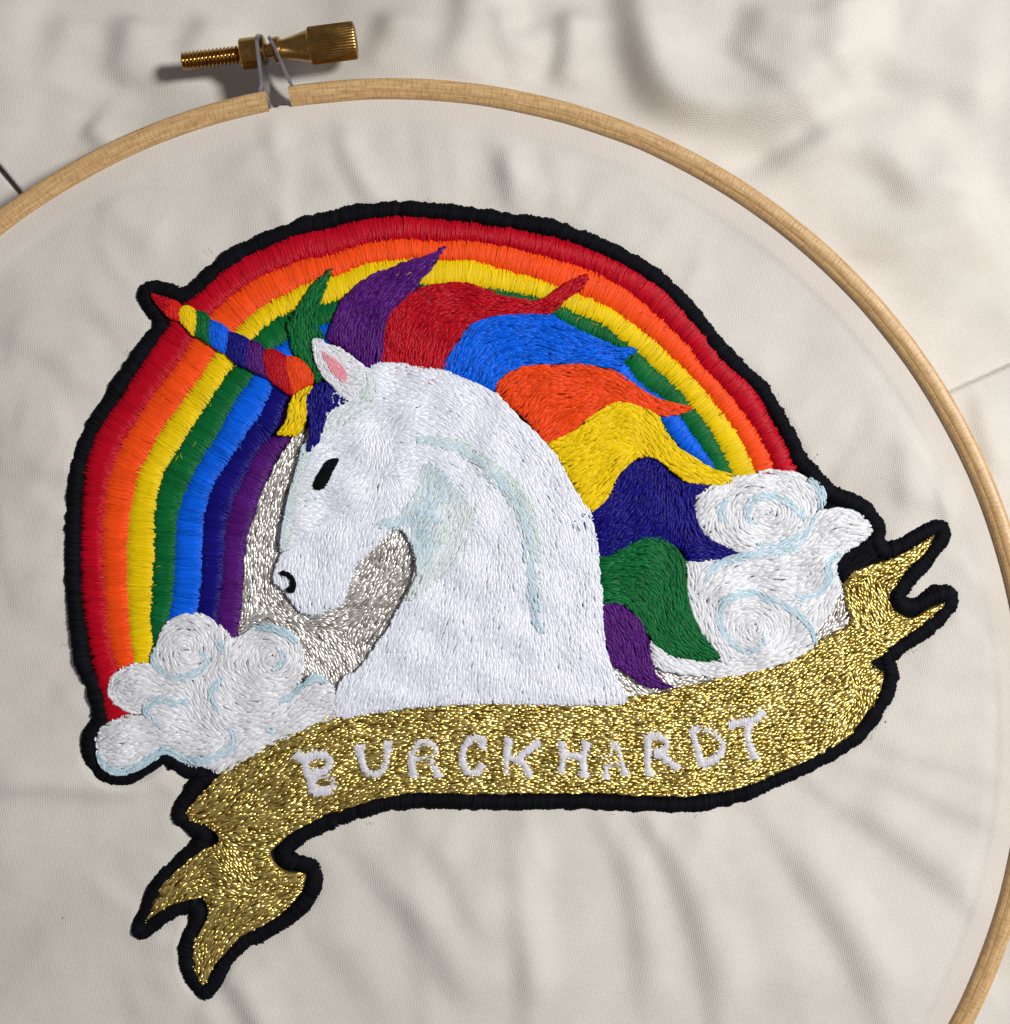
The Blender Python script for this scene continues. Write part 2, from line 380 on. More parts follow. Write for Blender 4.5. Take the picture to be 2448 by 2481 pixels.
    for q in pk.choice(len(SIL), 130, replace=False):
        o = np.array([tn[q, 1], -tn[q, 0]])*(1 if area > 0 else -1)
        a = SIL[q]-o*40; ln = 120+150*pk.random(); sw = pk.normal(0, .25); o2 = np.array([o[0]-o[1]*sw, o[1]+o[0]*sw])
        zi += ridge(np.array([a, a+o*ln*.5, a+o2*ln]), 13+9*pk.random(), 3.2*pk.random()+1.0, .4)
    def blur(z, c):
        k = np.exp(-.5*(np.arange(-3*c, 3*c+1)/c)**2); k /= k.sum(); z = z.reshape(X.shape)
        pad = np.pad(z, 3*c, mode='edge')
        pad = np.apply_along_axis(lambda v: np.convolve(v, k, 'valid'), 0, pad)
        return np.apply_along_axis(lambda v: np.convolve(v, k, 'valid'), 1, pad).ravel()
    zi = blur(zi, 2)
    # pressed flat where the stitching is dense
    pr, pd = nearest(fl, resample(SIL, 12, True))
    ins = inside(fl, SIL); wgt = np.where(ins, 0, np.clip(pd/30, 0, 1)*.75+.25)
    zin = zi*wgt*np.clip((1530-r)/90, 0, 1) + np.where(ins, 0, rim*np.clip(pd/260, 0, 1))
    # outside: loose and crumpled on the table
    zo = -158 + waves(8, 420, 1100, 14, lc) + waves(8, 160, 380, 2.2, lc) + waves(6, 70, 140, .35, lc)
    for sp, sg, am, tp in (
        ("Q 560,-60 590,130 640,250 720,320 850,360 1000,350 1120,325 1220,310", 46, 52, .2), ("Q 430,-60 460,100 470,260", 60, 22, .3),
        ("Q 860,600 960,520 1090,470 1220,430 1300,330", 34, 34, .25), ("Q 1000,560 1200,510 1370,480 1520,520 1640,640", 50, 34, .3),
        ("Q 100,40 60,180 20,270", 44, 22, .3), ("Q 260,-40 250,130 210,260", 44, 22, .3), ("Q 1000,100 1150,130 1300,60 1400,-60", 80, 26, .3),
        ("Q 1500,100 1700,260 1960,330", 60, 20, .3), ("Q 1250,880 1400,860 1650,830 1960,720", 40, 16, .3), ("Q 1350,1000 1600,960 1960,900", 60, 12, .3),
        ("Q 1560,1240 1700,1180 1950,1130", 50, 12, .3), ("Q 1830,1420 1850,1600 1880,1760", 26, 20, .3), ("Q 1906,1430 1940,1600 1960,1800", 30, 22, .3),
        ("R 1700,-60 1640,120 1640,250", 38, 30, .3), ("R 1800,-40 1840,100 1900,180", 34, 24, .3), ("R 1500,-40 1460,60 1400,100", 50, 20, .3),
        ("R -60,120 100,60 260,-60", 60, 20, .3), ("R 230,420 330,470 390,520", 34, 26, .3), ("R 80,300 200,360 330,430 400,480", 60, 24, .3), ("R 430,-60 400,80 330,200", 60, 22, .3),
        ("R 620,20 600,140 520,260", 60, 20, .3), ("R 700,330 760,380 860,330", 34, 14, .3), ("T 1830,1060 1900,1100 1960,1160", 20, 24, .3)):
        zo += ridge(sp, sg*1.15, am*.28, tp)
    for sp, w_, am, dc in (
        ("Q 255,-80 250,130 215,285", 70, 30, 150),
        ("Q 60,40 90,120 40,260", 60, 22, 120), ("R 1830,-60 1850,80 1890,200", 60, 22, 120), ("R 390,-60 370,100 340,260", 110, 24, 200), ("R 230,420 300,475 350,530", 44, 20, 90),
        ("R 130,-60 120,100 60,300", 120, 18, 200), ("R 700,-60 650,60 600,150", 90, 18, 160), ("R 1400,-60 1380,80 1330,200", 90, 20, 160), ("Q 1400,120 1600,240 1960,350", 120, 22, 200), ("Q 1000,-80 960,60 880,160", 100, 22, 180),
        ("Q 1270,900 1500,905 1740,835 1960,750", 30, 12, 90), ("Q 1835,1400 1850,1600 1905,1800", 50, 20, 90), ("Q 1600,620 1760,680 1960,680", 40, 9, 100), ("Q 1240,-80 1270,60 1200,180", 110, 20, 180)):
        zo += step(sp, w_*.9, am*1.55, dc)
    zo += ridge("Q 860,655 950,560 1090,500 1185,445 1230,350", 26, -26, .25)
    def pillow(edge, rest, amp, decay, soft):
        e_ = resample(crom(pts(edge)), 12); poly = np.vstack([e_, pts(rest)])
        k = np.where(inside(fl, poly))[0]; z = np.zeros(len(fl)); _, d = nearest(fl[k], e_)
        z[k] = amp*np.exp(-(d/decay)**1.3)
        return blur(z, soft)
    zo = blur(zo, 3)
    zo += pillow("Q 470,-300 500,0 520,110 560,245 640,345 800,405 950,408 1100,388 1210,355 1240,300", "Q 1500,100 1500,-300", 95, 300, 7)
    zo += pillow("Q 1040,640 1100,580 1200,550 1350,522 1480,562 1600,720", "Q 1900,700 1700,300 1300,380 1100,480", 44, 220, 6)
    zo += pillow("R 1690,-300 1680,60 1650,150 1620,270 1640,330", "R 1900,330 1900,-300", 55, 260, 6)
    # two crisp folded edges: the upper layer lies over the lower one
    for spec, drop in (("Q 2300,1190 1906,1365 1700,1455 1640,1482", -24), ("R -300,290 0,655 45,722 90,790", -26)):
        p = pts(spec); a, b = p[0], p[-1]
        L2 = resample(p, 8); T = tangents(L2); i, d = nearest(fl, L2)
        dv = fl-L2[i]; sd = dv[:, 0]*-T[i, 1]+dv[:, 1]*T[i, 0]
        near = np.exp(-(np.abs(sd)/260.)**2)*(np.linalg.norm(fl-L2[i], axis=1) < 500)
        st = np.clip(sd/5+.5, 0, 1)
        zo += drop*st*near - (34 if a[0] < 500 else 0)*np.exp(-((sd-4)/5.)**2)*near
    lift = np.exp(-np.maximum(r-R_OUT, 0)/70.)     # the cloth rises to the underside of the hoop
    zo = zo*(1-lift) + lift*(-112+.35*(zo+158))
    scr = np.exp(-(np.maximum(np.hypot((fl[:, 0]-660)/1.6, fl[:, 1]-120)-150, 0)/120.)**2)
    cap_ = -100+np.maximum(r-1615, 0)*(.75*(1-scr)+.02)
    # over the rim of the inner hoop and down between the two hoops
    t = np.clip((r-1538)/8.0, 0, 1)
    Z = np.where(r < 1538, zin, np.where(r < 1560, zin*(1-t)+t*-112, zo-9*np.logaddexp(0, (zo-cap_)/9.)))
    far = np.clip((np.maximum(np.abs(fl[:, 0]-CX), np.abs(fl[:, 1]-CY))-1340)/700, 0, 1)
    Z = np.where(r > 1560, Z*(1-far) + far*-158, Z)
    V = world(np.c_[fl, Z]); ny, nx = X.shape
    i = (np.arange(ny-1)[:, None]*nx+np.arange(nx-1)[None]).ravel()
    q = np.c_[i, i+nx, i+nx+1, i+1]
    g = Geo(); g.add(V, q=q)
    me = g.mesh("cotton_cloth")
    m, nt, b = nodes_of("unbleached_cotton")
    tc = N(nt, 'ShaderNodeTexCoord'); mp = N(nt, 'ShaderNodeMapping'); mp.inputs['Rotation'].default_value = (0, 0, math.radians(6))
    nt.links.new(tc.outputs['Object'], mp.inputs[0])
    wv = []
    for d_, sc in (('X', 2300/3.0), ('Y', 2300/3.2)):
        wn = N(nt, 'ShaderNodeTexWave', wave_type='BANDS', bands_direction=d_); wn.inputs['Scale'].default_value = sc*1.2
        wn.inputs['Distortion'].default_value = 2.2; wn.inputs['Detail'].default_value = 2; wn.inputs['Detail Scale'].default_value = 1.2
        nt.links.new(mp.outputs[0], wn.inputs[0]); wv.append(wn)
    mul = N(nt, 'ShaderNodeMath', operation='MULTIPLY'); nt.links.new(wv[0].outputs['Fac'], mul.inputs[0]); nt.links.new(wv[1].outputs['Fac'], mul.inputs[1])
    n1 = N(nt, 'ShaderNodeTexNoise'); n1.inputs['Scale'].default_value = 3200; n1.inputs['Detail'].default_value = 2; nt.links.new(mp.outputs[0], n1.inputs[0])
    add = N(nt, 'ShaderNodeMath', operation='ADD'); nt.links.new(mul.outputs[0], add.inputs[0]); nt.links.new(n1.outputs['Fac'], add.inputs[1])
    bu = N(nt, 'ShaderNodeBump'); bu.inputs['Strength'].default_value = .55; bu.inputs['Distance'].default_value = .00012
    nt.links.new(add.outputs[0], bu.inputs['Height']); nt.links.new(bu.outputs[0], b.inputs['Normal'])
    # colour: cream, faint mottling, slubs, a few dark specks of lint, wood showing through at the rim
    n2 = N(nt, 'ShaderNodeTexNoise'); n2.inputs['Scale'].default_value = 45; n2.inputs['Detail'].default_value = 6; n2.inputs['Roughness'].default_value = .65; nt.links.new(tc.outputs['Object'], n2.inputs[0])
    r2 = N(nt, 'ShaderNodeValToRGB'); e = r2.color_ramp.elements
    e[0].position = .28; e[0].color = (.66, .63, .59, 1); e[1].position = .62; e[1].color = (.755, .725, .68, 1)
    nt.links.new(n2.outputs['Fac'], r2.inputs[0])
    wm = N(nt, 'ShaderNodeMix', data_type='RGBA', blend_type='MULTIPLY'); wm.inputs[0].default_value = .3
    wr = N(nt, 'ShaderNodeMapRange'); wr.inputs[1].default_value = .2; wr.inputs[2].default_value = 1.2; wr.inputs[3].default_value = .55; wr.inputs[4].default_value = 1.1
    nt.links.new(add.outputs[0], wr.inputs[0]); nt.links.new(r2.outputs[0], wm.inputs[6]); nt.links.new(wr.outputs[0], wm.inputs[7])
    vo = N(nt, 'ShaderNodeTexVoronoi'); vo.inputs['Scale'].default_value = 95; nt.links.new(tc.outputs['Object'], vo.inputs['Vector'])
    sp = N(nt, 'ShaderNodeMath', operation='LESS_THAN'); sp.inputs[1].default_value = .022; nt.links.new(vo.outputs['Distance'], sp.inputs[0])
    sx = N(nt, 'ShaderNodeSeparateColor'); nt.links.new(vo.outputs['Color'], sx.inputs[0])
    g2 = N(nt, 'ShaderNodeMath', operation='GREATER_THAN'); g2.inputs[1].default_value = .72; nt.links.new(sx.outputs[0], g2.inputs[0])
    mm = N(nt, 'ShaderNodeMath', operation='MULTIPLY'); nt.links.new(sp.outputs[0], mm.inputs[0]); nt.links.new(g2.outputs[0], mm.inputs[1])
    m2 = N(nt, 'ShaderNodeMix', data_type='RGBA'); m2.inputs[7].default_value = (.10, .075, .06, 1)
    ms = N(nt, 'ShaderNodeMath', operation='MULTIPLY'); ms.inputs[1].default_value = .75; nt.links.new(mm.outputs[0], ms.inputs[0]); nt.links.new(ms.outputs[0], m2.inputs[0]); nt.links.new(wm.outputs[2], m2.inputs[6])
    # old brownish smudges
    n3 = N(nt, 'ShaderNodeTexNoise'); n3.inputs['Scale'].default_value = 26; n3.inputs['Detail'].default_value = 4; n3.inputs['Distortion'].default_value = .6; nt.links.new(tc.outputs['Object'], n3.inputs[0])
    r3 = N(nt, 'ShaderNodeMapRange', interpolation_type='SMOOTHSTEP'); r3.inputs[1].default_value = .56; r3.inputs[2].default_value = .78; r3.inputs[4].default_value = .3; nt.links.new(n3.outputs['Fac'], r3.inputs[0])
    m4 = N(nt, 'ShaderNodeMix', data_type='RGBA'); m4.inputs[7].default_value = (.50, .41, .33, 1); nt.links.new(r3.outputs[0], m4.inputs[0]); nt.links.new(m2.outputs[2], m4.inputs[6])
    m2 = m4
    # band over the inner wooden hoop
    sepx = N(nt, 'ShaderNodeVectorMath', operation='DISTANCE'); sepx.inputs[1].default_value = ((HX-CX)*S, (CY-HY)*S, 0); nt.links.new(tc.outputs['Object'], sepx.inputs[0])
    br = N(nt, 'ShaderNodeMapRange', interpolation_type='SMOOTHSTEP'); br.inputs[1].default_value = 1466*S; br.inputs[2].default_value = 1486*S; nt.links.new(sepx.outputs['Value'], br.inputs[0])
    b2 = N(nt, 'ShaderNodeMapRange'); b2.inputs[1].default_value = 1528*S; b2.inputs[2].default_value = 1532*S; b2.inputs[3].default_value = 1; b2.inputs[4].default_value = 0; nt.links.new(sepx.outputs['Value'], b2.inputs[0])
    bm = N(nt, 'ShaderNodeMath', operation='MULTIPLY'); nt.links.new(br.outputs[0], bm.inputs[0]); nt.links.new(b2.outputs[0], bm.inputs[1])
    bs = N(nt, 'ShaderNodeMath', operation='MULTIPLY'); bs.inputs[1].default_value = .5; nt.links.new(bm.outputs[0], bs.inputs[0])
    m3 = N(nt, 'ShaderNodeMix', data_type='RGBA'); m3.inputs[7].default_value = (.74, .655, .60, 1); nt.links.new(bs.outputs[0], m3.inputs[0]); nt.links.new(m2.outputs[2], m3.inputs[6])
    nt.links.new(m3.outputs[2], b.inputs['Base Color'])
    b.inputs['Roughness'].default_value = .9; b.inputs['Specular IOR Level'].default_value = .15
    b.inputs['Sheen Weight'].default_value = .08
    o = link("cotton_cloth", me, m)
    tag(o, "cream cotton cloth stretched taut inside the wooden hoop and crumpled around it", "cloth")

# ================================================================== outlines of the embroidery
BORDER = crom(pts("C 190,1890 260,1740 390,1540 520,1330 640,1160 735,1030 765,960 715,880 658,790 648,740 690,705 790,712 890,742 960,745 1030,700 1120,620 1280,480 1460,380 1680,285 1880,210"
    "| N 200,200 420,135 620,105 850,85 1100,105 1400,130 1650,175"
    "| E 0,160 200,190 420,262 620,350 800,445 950,550 1080,670 1200,810 1330,980 1480,1130 1620,1260 1720,1430 1820,1610 1890,1760"
    "| I 690,90 770,180 840,250 900,282 990,315 1080,375 1135,440 1160,510 1155,570 1200,640 1320,600 1440,530 1560,485 1590,520 1520,645 1420,760 1330,865 1290,945 1330,1000 1420,1000 1530,935 1630,925 1640,975 1560,1085 1420,1195 1290,1285 1215,1345 1240,1420 1245,1490 1190,1620 1110,1745 1020,1860"
    "| M 1850,730 1700,780 1460,840 1200,858 850,845 400,825 0,835 | L 1500,830 1150,820 900,830 700,870 500,930 300,1000"
    "| K 1600,560 1400,640 1290,725 1240,800 1270,855 1360,880 1450,930 1450,1020 1400,1140 1280,1260 1080,1380 900,1480 800,1600 740,1720 650,1815 570,1720 522,1580 532,1440 590,1310 605,1220 570,1180 470,1205 330,1280 220,1372 182,1360 240,1220 310,1060 420,920 560,800 640,710 640,660 560,605 475,530 482,470 535,390 585,310 640,240 570,210"
    "| J 690,1130 600,1070 530,1040 430,1110 300,1180 180,1170 80,1090 47,970 70,880 120,800 110,700 70,560"
    "| F 170,1780 130,1500 95,1200 92,850 100,550 130,250"), True, 5)
SIL = resample(BORDER, 10, True)

# ================================================================== embroidery
patch = empty("embroidered_patch", loc=tuple(world(np.array([1200., 1250., 0.]))))
POFF = np.array(world(np.array([1200., 1250., 0.])))
tag(patch, "embroidered rainbow unicorn over a gold lettered banner, outlined in black thread on the cloth", "embroidery")
def part(name, geo, mat, parent, label=None, smooth=True, kind=None):
    o = link(name, geo.mesh(name, smooth, POFF), M[mat], parent)
    if label: o['label'] = label
    return o

# black outline
g = Geo(); plate(g, SIL, 2.0)
hwv = np.interp(np.linspace(0, 1, 400), np.linspace(0, 1, 400), np.full(400, 21.0))
rope(g, BORDER, 20.5, 3, 15, step=1.7, wd=6, slant=10, closed=True, ragged=1.3, hw_var=True)
for sp in ("I 1170,520 1200,600 1050,760 930,840 885,740 915,680 1010,620 1110,560", "J 640,1050 740,1080 830,1100 910,1150 830,1230 760,1290 690,1250 720,1200 660,1130",
           "I 1040,1400 1190,1310 1240,1360 1230,1450 1190,1450", "C 790,960 860,930 860,960 800,1060 740,1060"):
    poly = crom(pts(sp), True, 4)
    fill(g, poly, [pts("I 900,860 1180,560"), pts("J 640,1060 850,1180"), pts("C 760,900 860,1050")], 10.5, L=34, wd=5, cover=5, dome=3)
hairs(g, SIL, 260, 15, 14, ln=13, wd=.7)
part("black_outline", g, 'black', patch)

# rainbow
rainbow = empty("rainbow", patch)
b0 = crom(pts("J 170,810 | F 285,1900 210,1500 172,1150 162,850 180,550 205,250 270,30 | C 330,1740 460,1560 590,1350 720,1140 850,960 940,850 | C 1110,690 1290,530 1480,430 1680,340 1900,270 | N 350,240 600,175 870,148 1160,172 1500,218 | E 0,218 300,288 500,352 760,470 940,570 1100,730 1250,900 1400,1100 1560,1250 1640,1400 1740,1580 1850,1810 1890,1900"))
b1 = crom(pts("J 360,800 | F 440,1820 370,1600 350,1400 330,1000 330,600 385,300 470,80 | C 500,1850 620,1650 760,1450 900,1280 1000,1120 1120,940 1280,780 1500,625 1700,540 1880,475 | N 200,468 400,420 600,352 850,322 1100,338 1300,332 1500,345 1700,380 | E 0,335 200,390 450,460 620,540 800,660 940,790 1100,940 1230,1110 1400,1290 1530,1460 1630,1620 1710,1800 1740,1900"))
b2 = crom(pts("F 560,1850 550,1700 520,1400 505,1050 510,780 555,500 600,300 720,80 | C 720,1880 840,1700 960,1530 1100,1340 1200,1180 1330,1035 1480,890 1650,790 1880,670 | N 200,640 400,590 560,520 750,490 960,468 1180,480 1450,492 1650,560 | E 0,500 150,540 300,600 450,650 600,720 780,840 920,950 1060,1080 1180,1200 1300,1350 1420,1500 1510,1650 1580,1810 1620,1900"))
b3 = crom(pts("F 690,1850 705,1700 710,1550 690,1450 700,1200 718,900 718,650 770,350 880,150 970,0 | C 1050,1700 1180,1500 1330,1280 1470,1090 1600,960 1800,860 | N 250,822 400,780 700,700 1020,672 1300,672 1530,702 | E 0,628 150,660 300,720 450,785 600,850 700,950 800,1015 900,1110 1040,1230 1150,1370 1250,1480 1340,1640 1420,1810 1450,1900"))
b4 = crom(pts("F 760,1750 770,1560 850,1350 870,1100 885,800 900,600 980,400 1070,220 1190,40 | C 1280,1680 1380,1500 1490,1370 1600,1200 1740,1100 | N 240,1000 330,960 700,850 1100,760 1530,760 | E 0,690 150,720 240,770 450,900 690,995 710,1080 820,1220 960,1320 1080,1440 1190,1600 1300,1760 1340,1860"))
b5 = crom(pts("F 1000,1600 1050,1360 1080,1100 1088,800 1105,600 1200,350 1330,150 1420,10 | C 1560,1620 1620,1470 1700,1350 1800,1220 | N 330,1100 700,960 1100,860 1500,850 | E 0,800 200,860 400,980 640,1130 700,1240 850,1380 950,1450 1050,1590 1150,1700 1280,1800 1300,1880"))
b6 = crom(pts("F 1180,1600 1200,1420 1240,1150 1258,800 1280,650 1390,380 1540,100 | C 1640,1830 1720,1620 1770,1500"))
b7 = crom(pts("F 1330,1640 1362,1500 1392,1200 1412,900 1450,700 1535,440 1640,200 1770,20 | C 1830,1760 1860,1640"))
for nm, a, b, mat, h in (("red", b0, b1, 'red', 11), ("orange", b1, b2, 'orange', 9), ("yellow", b2, b3, 'yellow', 9), ("green", b3, b4, 'green', 8), ("blue", b4, b5, 'blue', 9), ("indigo", b5, b6, 'indigo', 8.5), ("violet", b6, b7, 'violet', 8)):
    if nm in ("indigo",):
        a = a[a[:, 0] < 730]; a = a[a[:, 1] > 900]
    g = Geo(); satin(g, a, b, 2.5, h+1.5, step=1.3, wd=4.5, slant=rng.normal(0, 2), ragged=4.2)
    satin(g, b[::-1], a, 2.3, h+1.1, step=2.2, wd=4.6, ragged=3.5)
    mid = resample(b, 5)
    hairs(g, mid, 36, 12, h+3, ln=16, wd=.7)
    part("rainbow_stripe", g, mat, rainbow, nm + " satin stitch stripe of the rainbow")

# silver ground
g = Geo()
polyS = crom(pts("F 1790,20 | G 140,-40 | P 900,1080 1010,1250 1040,1420 970,1560 880,1650 840,1725 700,1740 | J 1330,650 1400,520 1400,350 1250,230 1040,280 1030,180 | F 1380,1400 1405,1100 1430,800 1480,640 1590,350"), True, 5)
flowS = [pts("F 1840,60 1680,420 1580,700 1530,1000 1520,1300"), pts("F 1520,1300 1650,1450 1850,1700"), pts("F 1700,1250 1850,1420 1906,1470 | G 150,1440 350,1420 600,1300 800,1050 870,850"), pts("G 0,1520 150,1700 200,1900"), pts("G 300,1550 420,1700 480,1830"), pts("J 1060,150 1250,120 1400,200 1500,330 1560,480"), pts("G 560,1560 700,1350 880,1180"), pts("F 1440,1100 1430,1300 1420,1450")]
fill(g, polyS, flowS, 9, L=27, wd=5.4, cover=2.8, jit=.1, wob=.35, rough_z=1.4, roll=.4, lump=1.5)
part("silver_ground", g, 'silver', patch, "silver metallic stitching around the muzzle of the unicorn")
g = Geo()
polyS2 = crom(pts("H 720,1600 850,1690 1000,1760 1060,1640 1140,1670 1400,1680 1700,1640 | I 500,1360 740,1230 740,1170 840,1050 890,940 930,890 960,1000 980,1130 800,1300 400,1470 0,1600 | H 1300,1860 850,1920"), True, 4)
fill(g, polyS2, [pts("H 760,1640 1000,1830"), pts("H 1000,1840 1300,1780 1700,1690 1906,1640"), pts("H 1080,1660 1200,1780"), pts("I 740,1250 850,1120 930,900"), pts("I 850,1160 960,1110")], 9, L=27, wd=5.4, cover=2.8, jit=.1, wob=.35, rough_z=1.4, roll=.4, lump=1.5)
part("silver_ground", g, 'silver', patch, "silver metallic stitching between the mane and the gold banner")

# clouds
def cloud(spec, flow, lines, label, z, extra=()):
    g = Geo(); poly = crom(pts(spec), True, 4)
    fill(g, poly, [pts(f) for f in flow], z, lump=4.0, L=34, wd=7.4, cover=3.7, jit=.13, dome=6, rough_z=3.0, arch=2.8, tight=3.6)
    c = part("cloud", g, 'cloud', patch, label)
    for ln in lines:
        g = Geo(); line = crom(pts(ln)); p = resample(line, 3)
        poly = np.vstack([p + np.c_[-tangents(p)[:, 1], tangents(p)[:, 0]]*(4+6*np.sin(np.linspace(.2, math.pi-.2, len(p))))[:, None],
                          (p - np.c_[-tangents(p)[:, 1], tangents(p)[:, 0]]*(4+6*np.sin(np.linspace(.2, math.pi-.2, len(p))))[:, None])[::-1]])
        fill(g, poly, [line], z+8.0, lump=4.0, L=30, wd=5, cover=3.4, jit=.22, rough_z=2.6, base=False)
        part("swirl_line", g, 'pale_blue', c)
    return c
SP1 = "I {}"
def spiral(cx, cy, r0, turns, a0, k=1.0, sq=1.0, n=40, sheet='I', r1=8):
    t = np.linspace(0, 1, n); r = r0*(1-t)+r1*t; a = math.radians(a0)+k*t*turns*math.tau
    return sheet + " " + " ".join(f"{cx+math.cos(x)*q:.0f},{cy+math.sin(x)*q*sq:.0f}" for x, q in zip(a, r))
cloudR_flow = [spiral(400, 400, 360, 2.4, 200, 1, .72), spiral(400, 400, 200, 1.6, 20, 1, .8), spiral(335, 1160, 230, 2.0, 200, 1, .9), spiral(335, 1160, 120, 1.4, 20, 1, .95),
    "I 720,480 820,420 950,380 1060,440", "I 740,560 900,480 1090,500", "I 700,640 850,640 1000,590", "I 0,900 200,740 450,690 640,640 760,560", "I 120,850 300,790 550,760 760,700",
    "I 860,690 820,820 740,920 600,960", "I 600,900 700,860 760,760 840,680", "I 440,880 600,920", "I 20,1000 60,1200 140,1360", "I 100,1420 300,1380 560,1300 720,1200", "I 860,900 800,1000 760,1120", "I -120,720 -100,900 -40,1100", "I -330,1320 -150,1470 0,1480"]
cloudR_lines = ["I 375,470 315,450 288,390 320,315 400,280 500,290 590,350 650,400 690,450", "I 745,400 705,470 650,570 540,635 400,650 250,680 120,715 50,765 5,860", "I 185,285 125,340 120,400 165,460",
    "I 920,660 850,680 820,740 822,820 780,895 660,945 570,930", "I 735,1260 725,1180 660,1080 560,1010 440,960 330,920 230,920 150,960 112,1050 128,1150 180,1230 260,1290 340,1290 392,1240 400,1190",
    "I 690,165 760,225 785,300 770,370", "I 350,600 470,610 590,560 650,480"]
cloud("H 1370,330 1440,290 1500,235 1600,200 1700,170 1880,150 | I 350,118 480,108 600,120 700,170 770,230 797,300 792,362 900,355 1000,380 1080,430 1122,500 1080,560 990,620 930,660 893,710 888,780 915,850 925,900 880,970 840,1060 760,1160 740,1260 640,1330 500,1390 300,1440 100,1470 | H 1400,1700 1200,1680 1100,1655 1050,1600 1030,1430 1120,1495 1200,1545 1340,1570 1450,1585 1570,1560 1480,1450 1400,1340 1340,1200 1310,1050 1310,900 1300,815 1600,800 1710,775 1600,710 1480,650 1400,560 1370,430",
      cloudR_flow, cloudR_lines, "white swirling cloud right of the mane", 11)
cloudL_flow = [spiral(700, 340, 230, 1.8, 180, 1, 1, sheet='J'), spiral(1250, 380, 220, 1.6, 200, 1, .95, sheet='J'), "J 210,580 280,520 400,520 500,560", "J 230,660 330,680 420,620", "J 200,560 240,700 330,740", "J 120,900 250,850 400,860 550,830", "J 150,1050 300,1060 480,980 600,960",
    "J 500,640 640,600 720,660 740,760", "J 560,760 700,800 820,860 900,900", "J 640,1020 800,1010 930,960 980,880", "J 780,560 800,700 900,800 1000,880", "J 900,700 1000,760 1150,760 1280,720", "J 1000,900 1100,860 1230,880", "J 940,1080 1060,980 1200,920", "J 1350,740 1450,660 1560,600 1640,620", "J 1250,850 1450,760 1650,700", "J 900,540 960,640 1060,700"]
cloudL_lines = ["J 510,330 475,390 510,450 600,505 700,510 790,470 832,400 790,330", "J 735,660 640,682 540,660 470,680 437,740 480,800 560,830", "J 940,510 882,580 875,670 930,745", "J 950,850 1012,890 1000,960 920,1022 800,1055 690,1040", "J 110,1000 155,1085 250,1132 360,1105 470,1040 560,990 650,1035 740,1070 830,1075",
    "J 1290,320 1335,370 1318,430 1260,475", "J 1470,545 1380,640 1290,690", "J 1210,845 1250,870 1280,910", "J 1120,195 1230,185 1345,215 1425,290", "J 1460,570 1540,522 1630,540", "J 880,250 930,310 940,370"]
cloud("J 330,745 260,780 200,800 125,855 95,930 100,1000 150,1090 250,1140 350,1130 480,1060 560,1000 640,1050 720,1100 830,1110 910,1155 1000,1110 1100,1050 1250,970 1420,890 1560,820 1720,760 1680,600 1620,530 1550,515 1450,560 1470,470 1472,370 1430,270 1350,200 1200,180 1100,200 1015,250 960,210 900,160 820,110 740,90 640,110 560,160 520,230 490,300 470,380 488,440 430,420 340,430 250,470 190,530 180,600 220,690 290,735 400,752",
      cloudL_flow, cloudL_lines, "white curling cloud at the left end of the rainbow", 11)

# unicorn
uni_poly = crom(pts("N 230,1110 300,1130 380,1155 460,1205 540,1260 590,1310 700,1272 850,1278 1000,1290 1180,1330 1350,1390 1500,1460 1600,1510 1700,1610 1800,1720 1900,1815"
    "| H 300,0 370,130 440,250 520,370 575,450 600,570 625,700 640,850 655,1000 670,1150 665,1250 668,1370 690,1480 720,1590 755,1680 800,1780 860,1900 600,1930 | L 1500,80 1000,110 700,150 430,170"
    "| G 430,1860 510,1830 590,1750 650,1660 720,1560 780,1480 830,1380 900,1260 950,1160 975,1060 970,940 930,830 885,762 840,748 770,772 690,860 600,940 530,1010 490,1090 460,1180 440,1260 400,1320 300,1370 190,1400 100,1375 30,1305 | F 1800,1320 1700,1200 1640,1140 1640,1080 1690,930 1700,750 1740,570 1780,400 1830,230 1870,80 | N 150,1850 170,1700 200,1560 330,1500 380,1490 280,1390 215,1260 200,1170"), True, 4)
unicorn_flow = [pts("N 650,1310 900,1330 1180,1400 1450,1560 1700,1800 1850,1950"), pts("H 250,50 420,350 540,600 600,900"), pts("H 480,1100 500,1400 600,1780"), pts("H 200,700 300,1100 300,1500"),
    pts("G 1560,480 1700,760 1760,1100"), pts("G 1500,900 1450,1200 1350,1500"), pts("G 1750,1300 1650,1600 1600,1880"), pts("G 1150,950 1080,1200 950,1500"), pts("G 900,1450 800,1700 700,1880"), pts("G 1250,1500 1150,1750 1100,1890"),
    pts("G 700,320 560,420 420,520"), pts("G 700,300 720,180 700,60"), pts("G 750,330 900,280 1000,230"), pts("G 700,350 690,480 600,650"), pts("G 780,350 860,460 900,560"), pts("G 130,200 300,150 420,120"), pts("G 60,420 200,430 340,460"), pts("G 10,650 160,660 300,680"),
    pts("G 300,700 250,900 200,1100"), pts("G 500,700 420,950 350,1200"), pts("G 100,900 90,1100 130,1300"), pts("G 250,1380 270,1250 300,1150"), pts("F 1720,900 1800,860"), pts("N 300,1700 420,1640 560,1560"), pts("N 620,1500 720,1480 800,1520"),
    pts("N 700,1800 800,1700 900,1640"), pts("G 900,120 1050,160 1200,240 1350,360"), pts("G 1300,400 1400,550 1480,700"), pts("N 230,1120 290,1260 330,1380 450,1520"), pts("N 300,1140 420,1230 560,1380")]
g = Geo(); fill(g, uni_poly, unicorn_flow, 17.5, L=32, wd=7.2, cover=4.4, jit=.13, dome=2.5, rough_z=2.0, arch=2.8, lump=3.6)
unicorn = part("unicorn", g, 'white', patch)
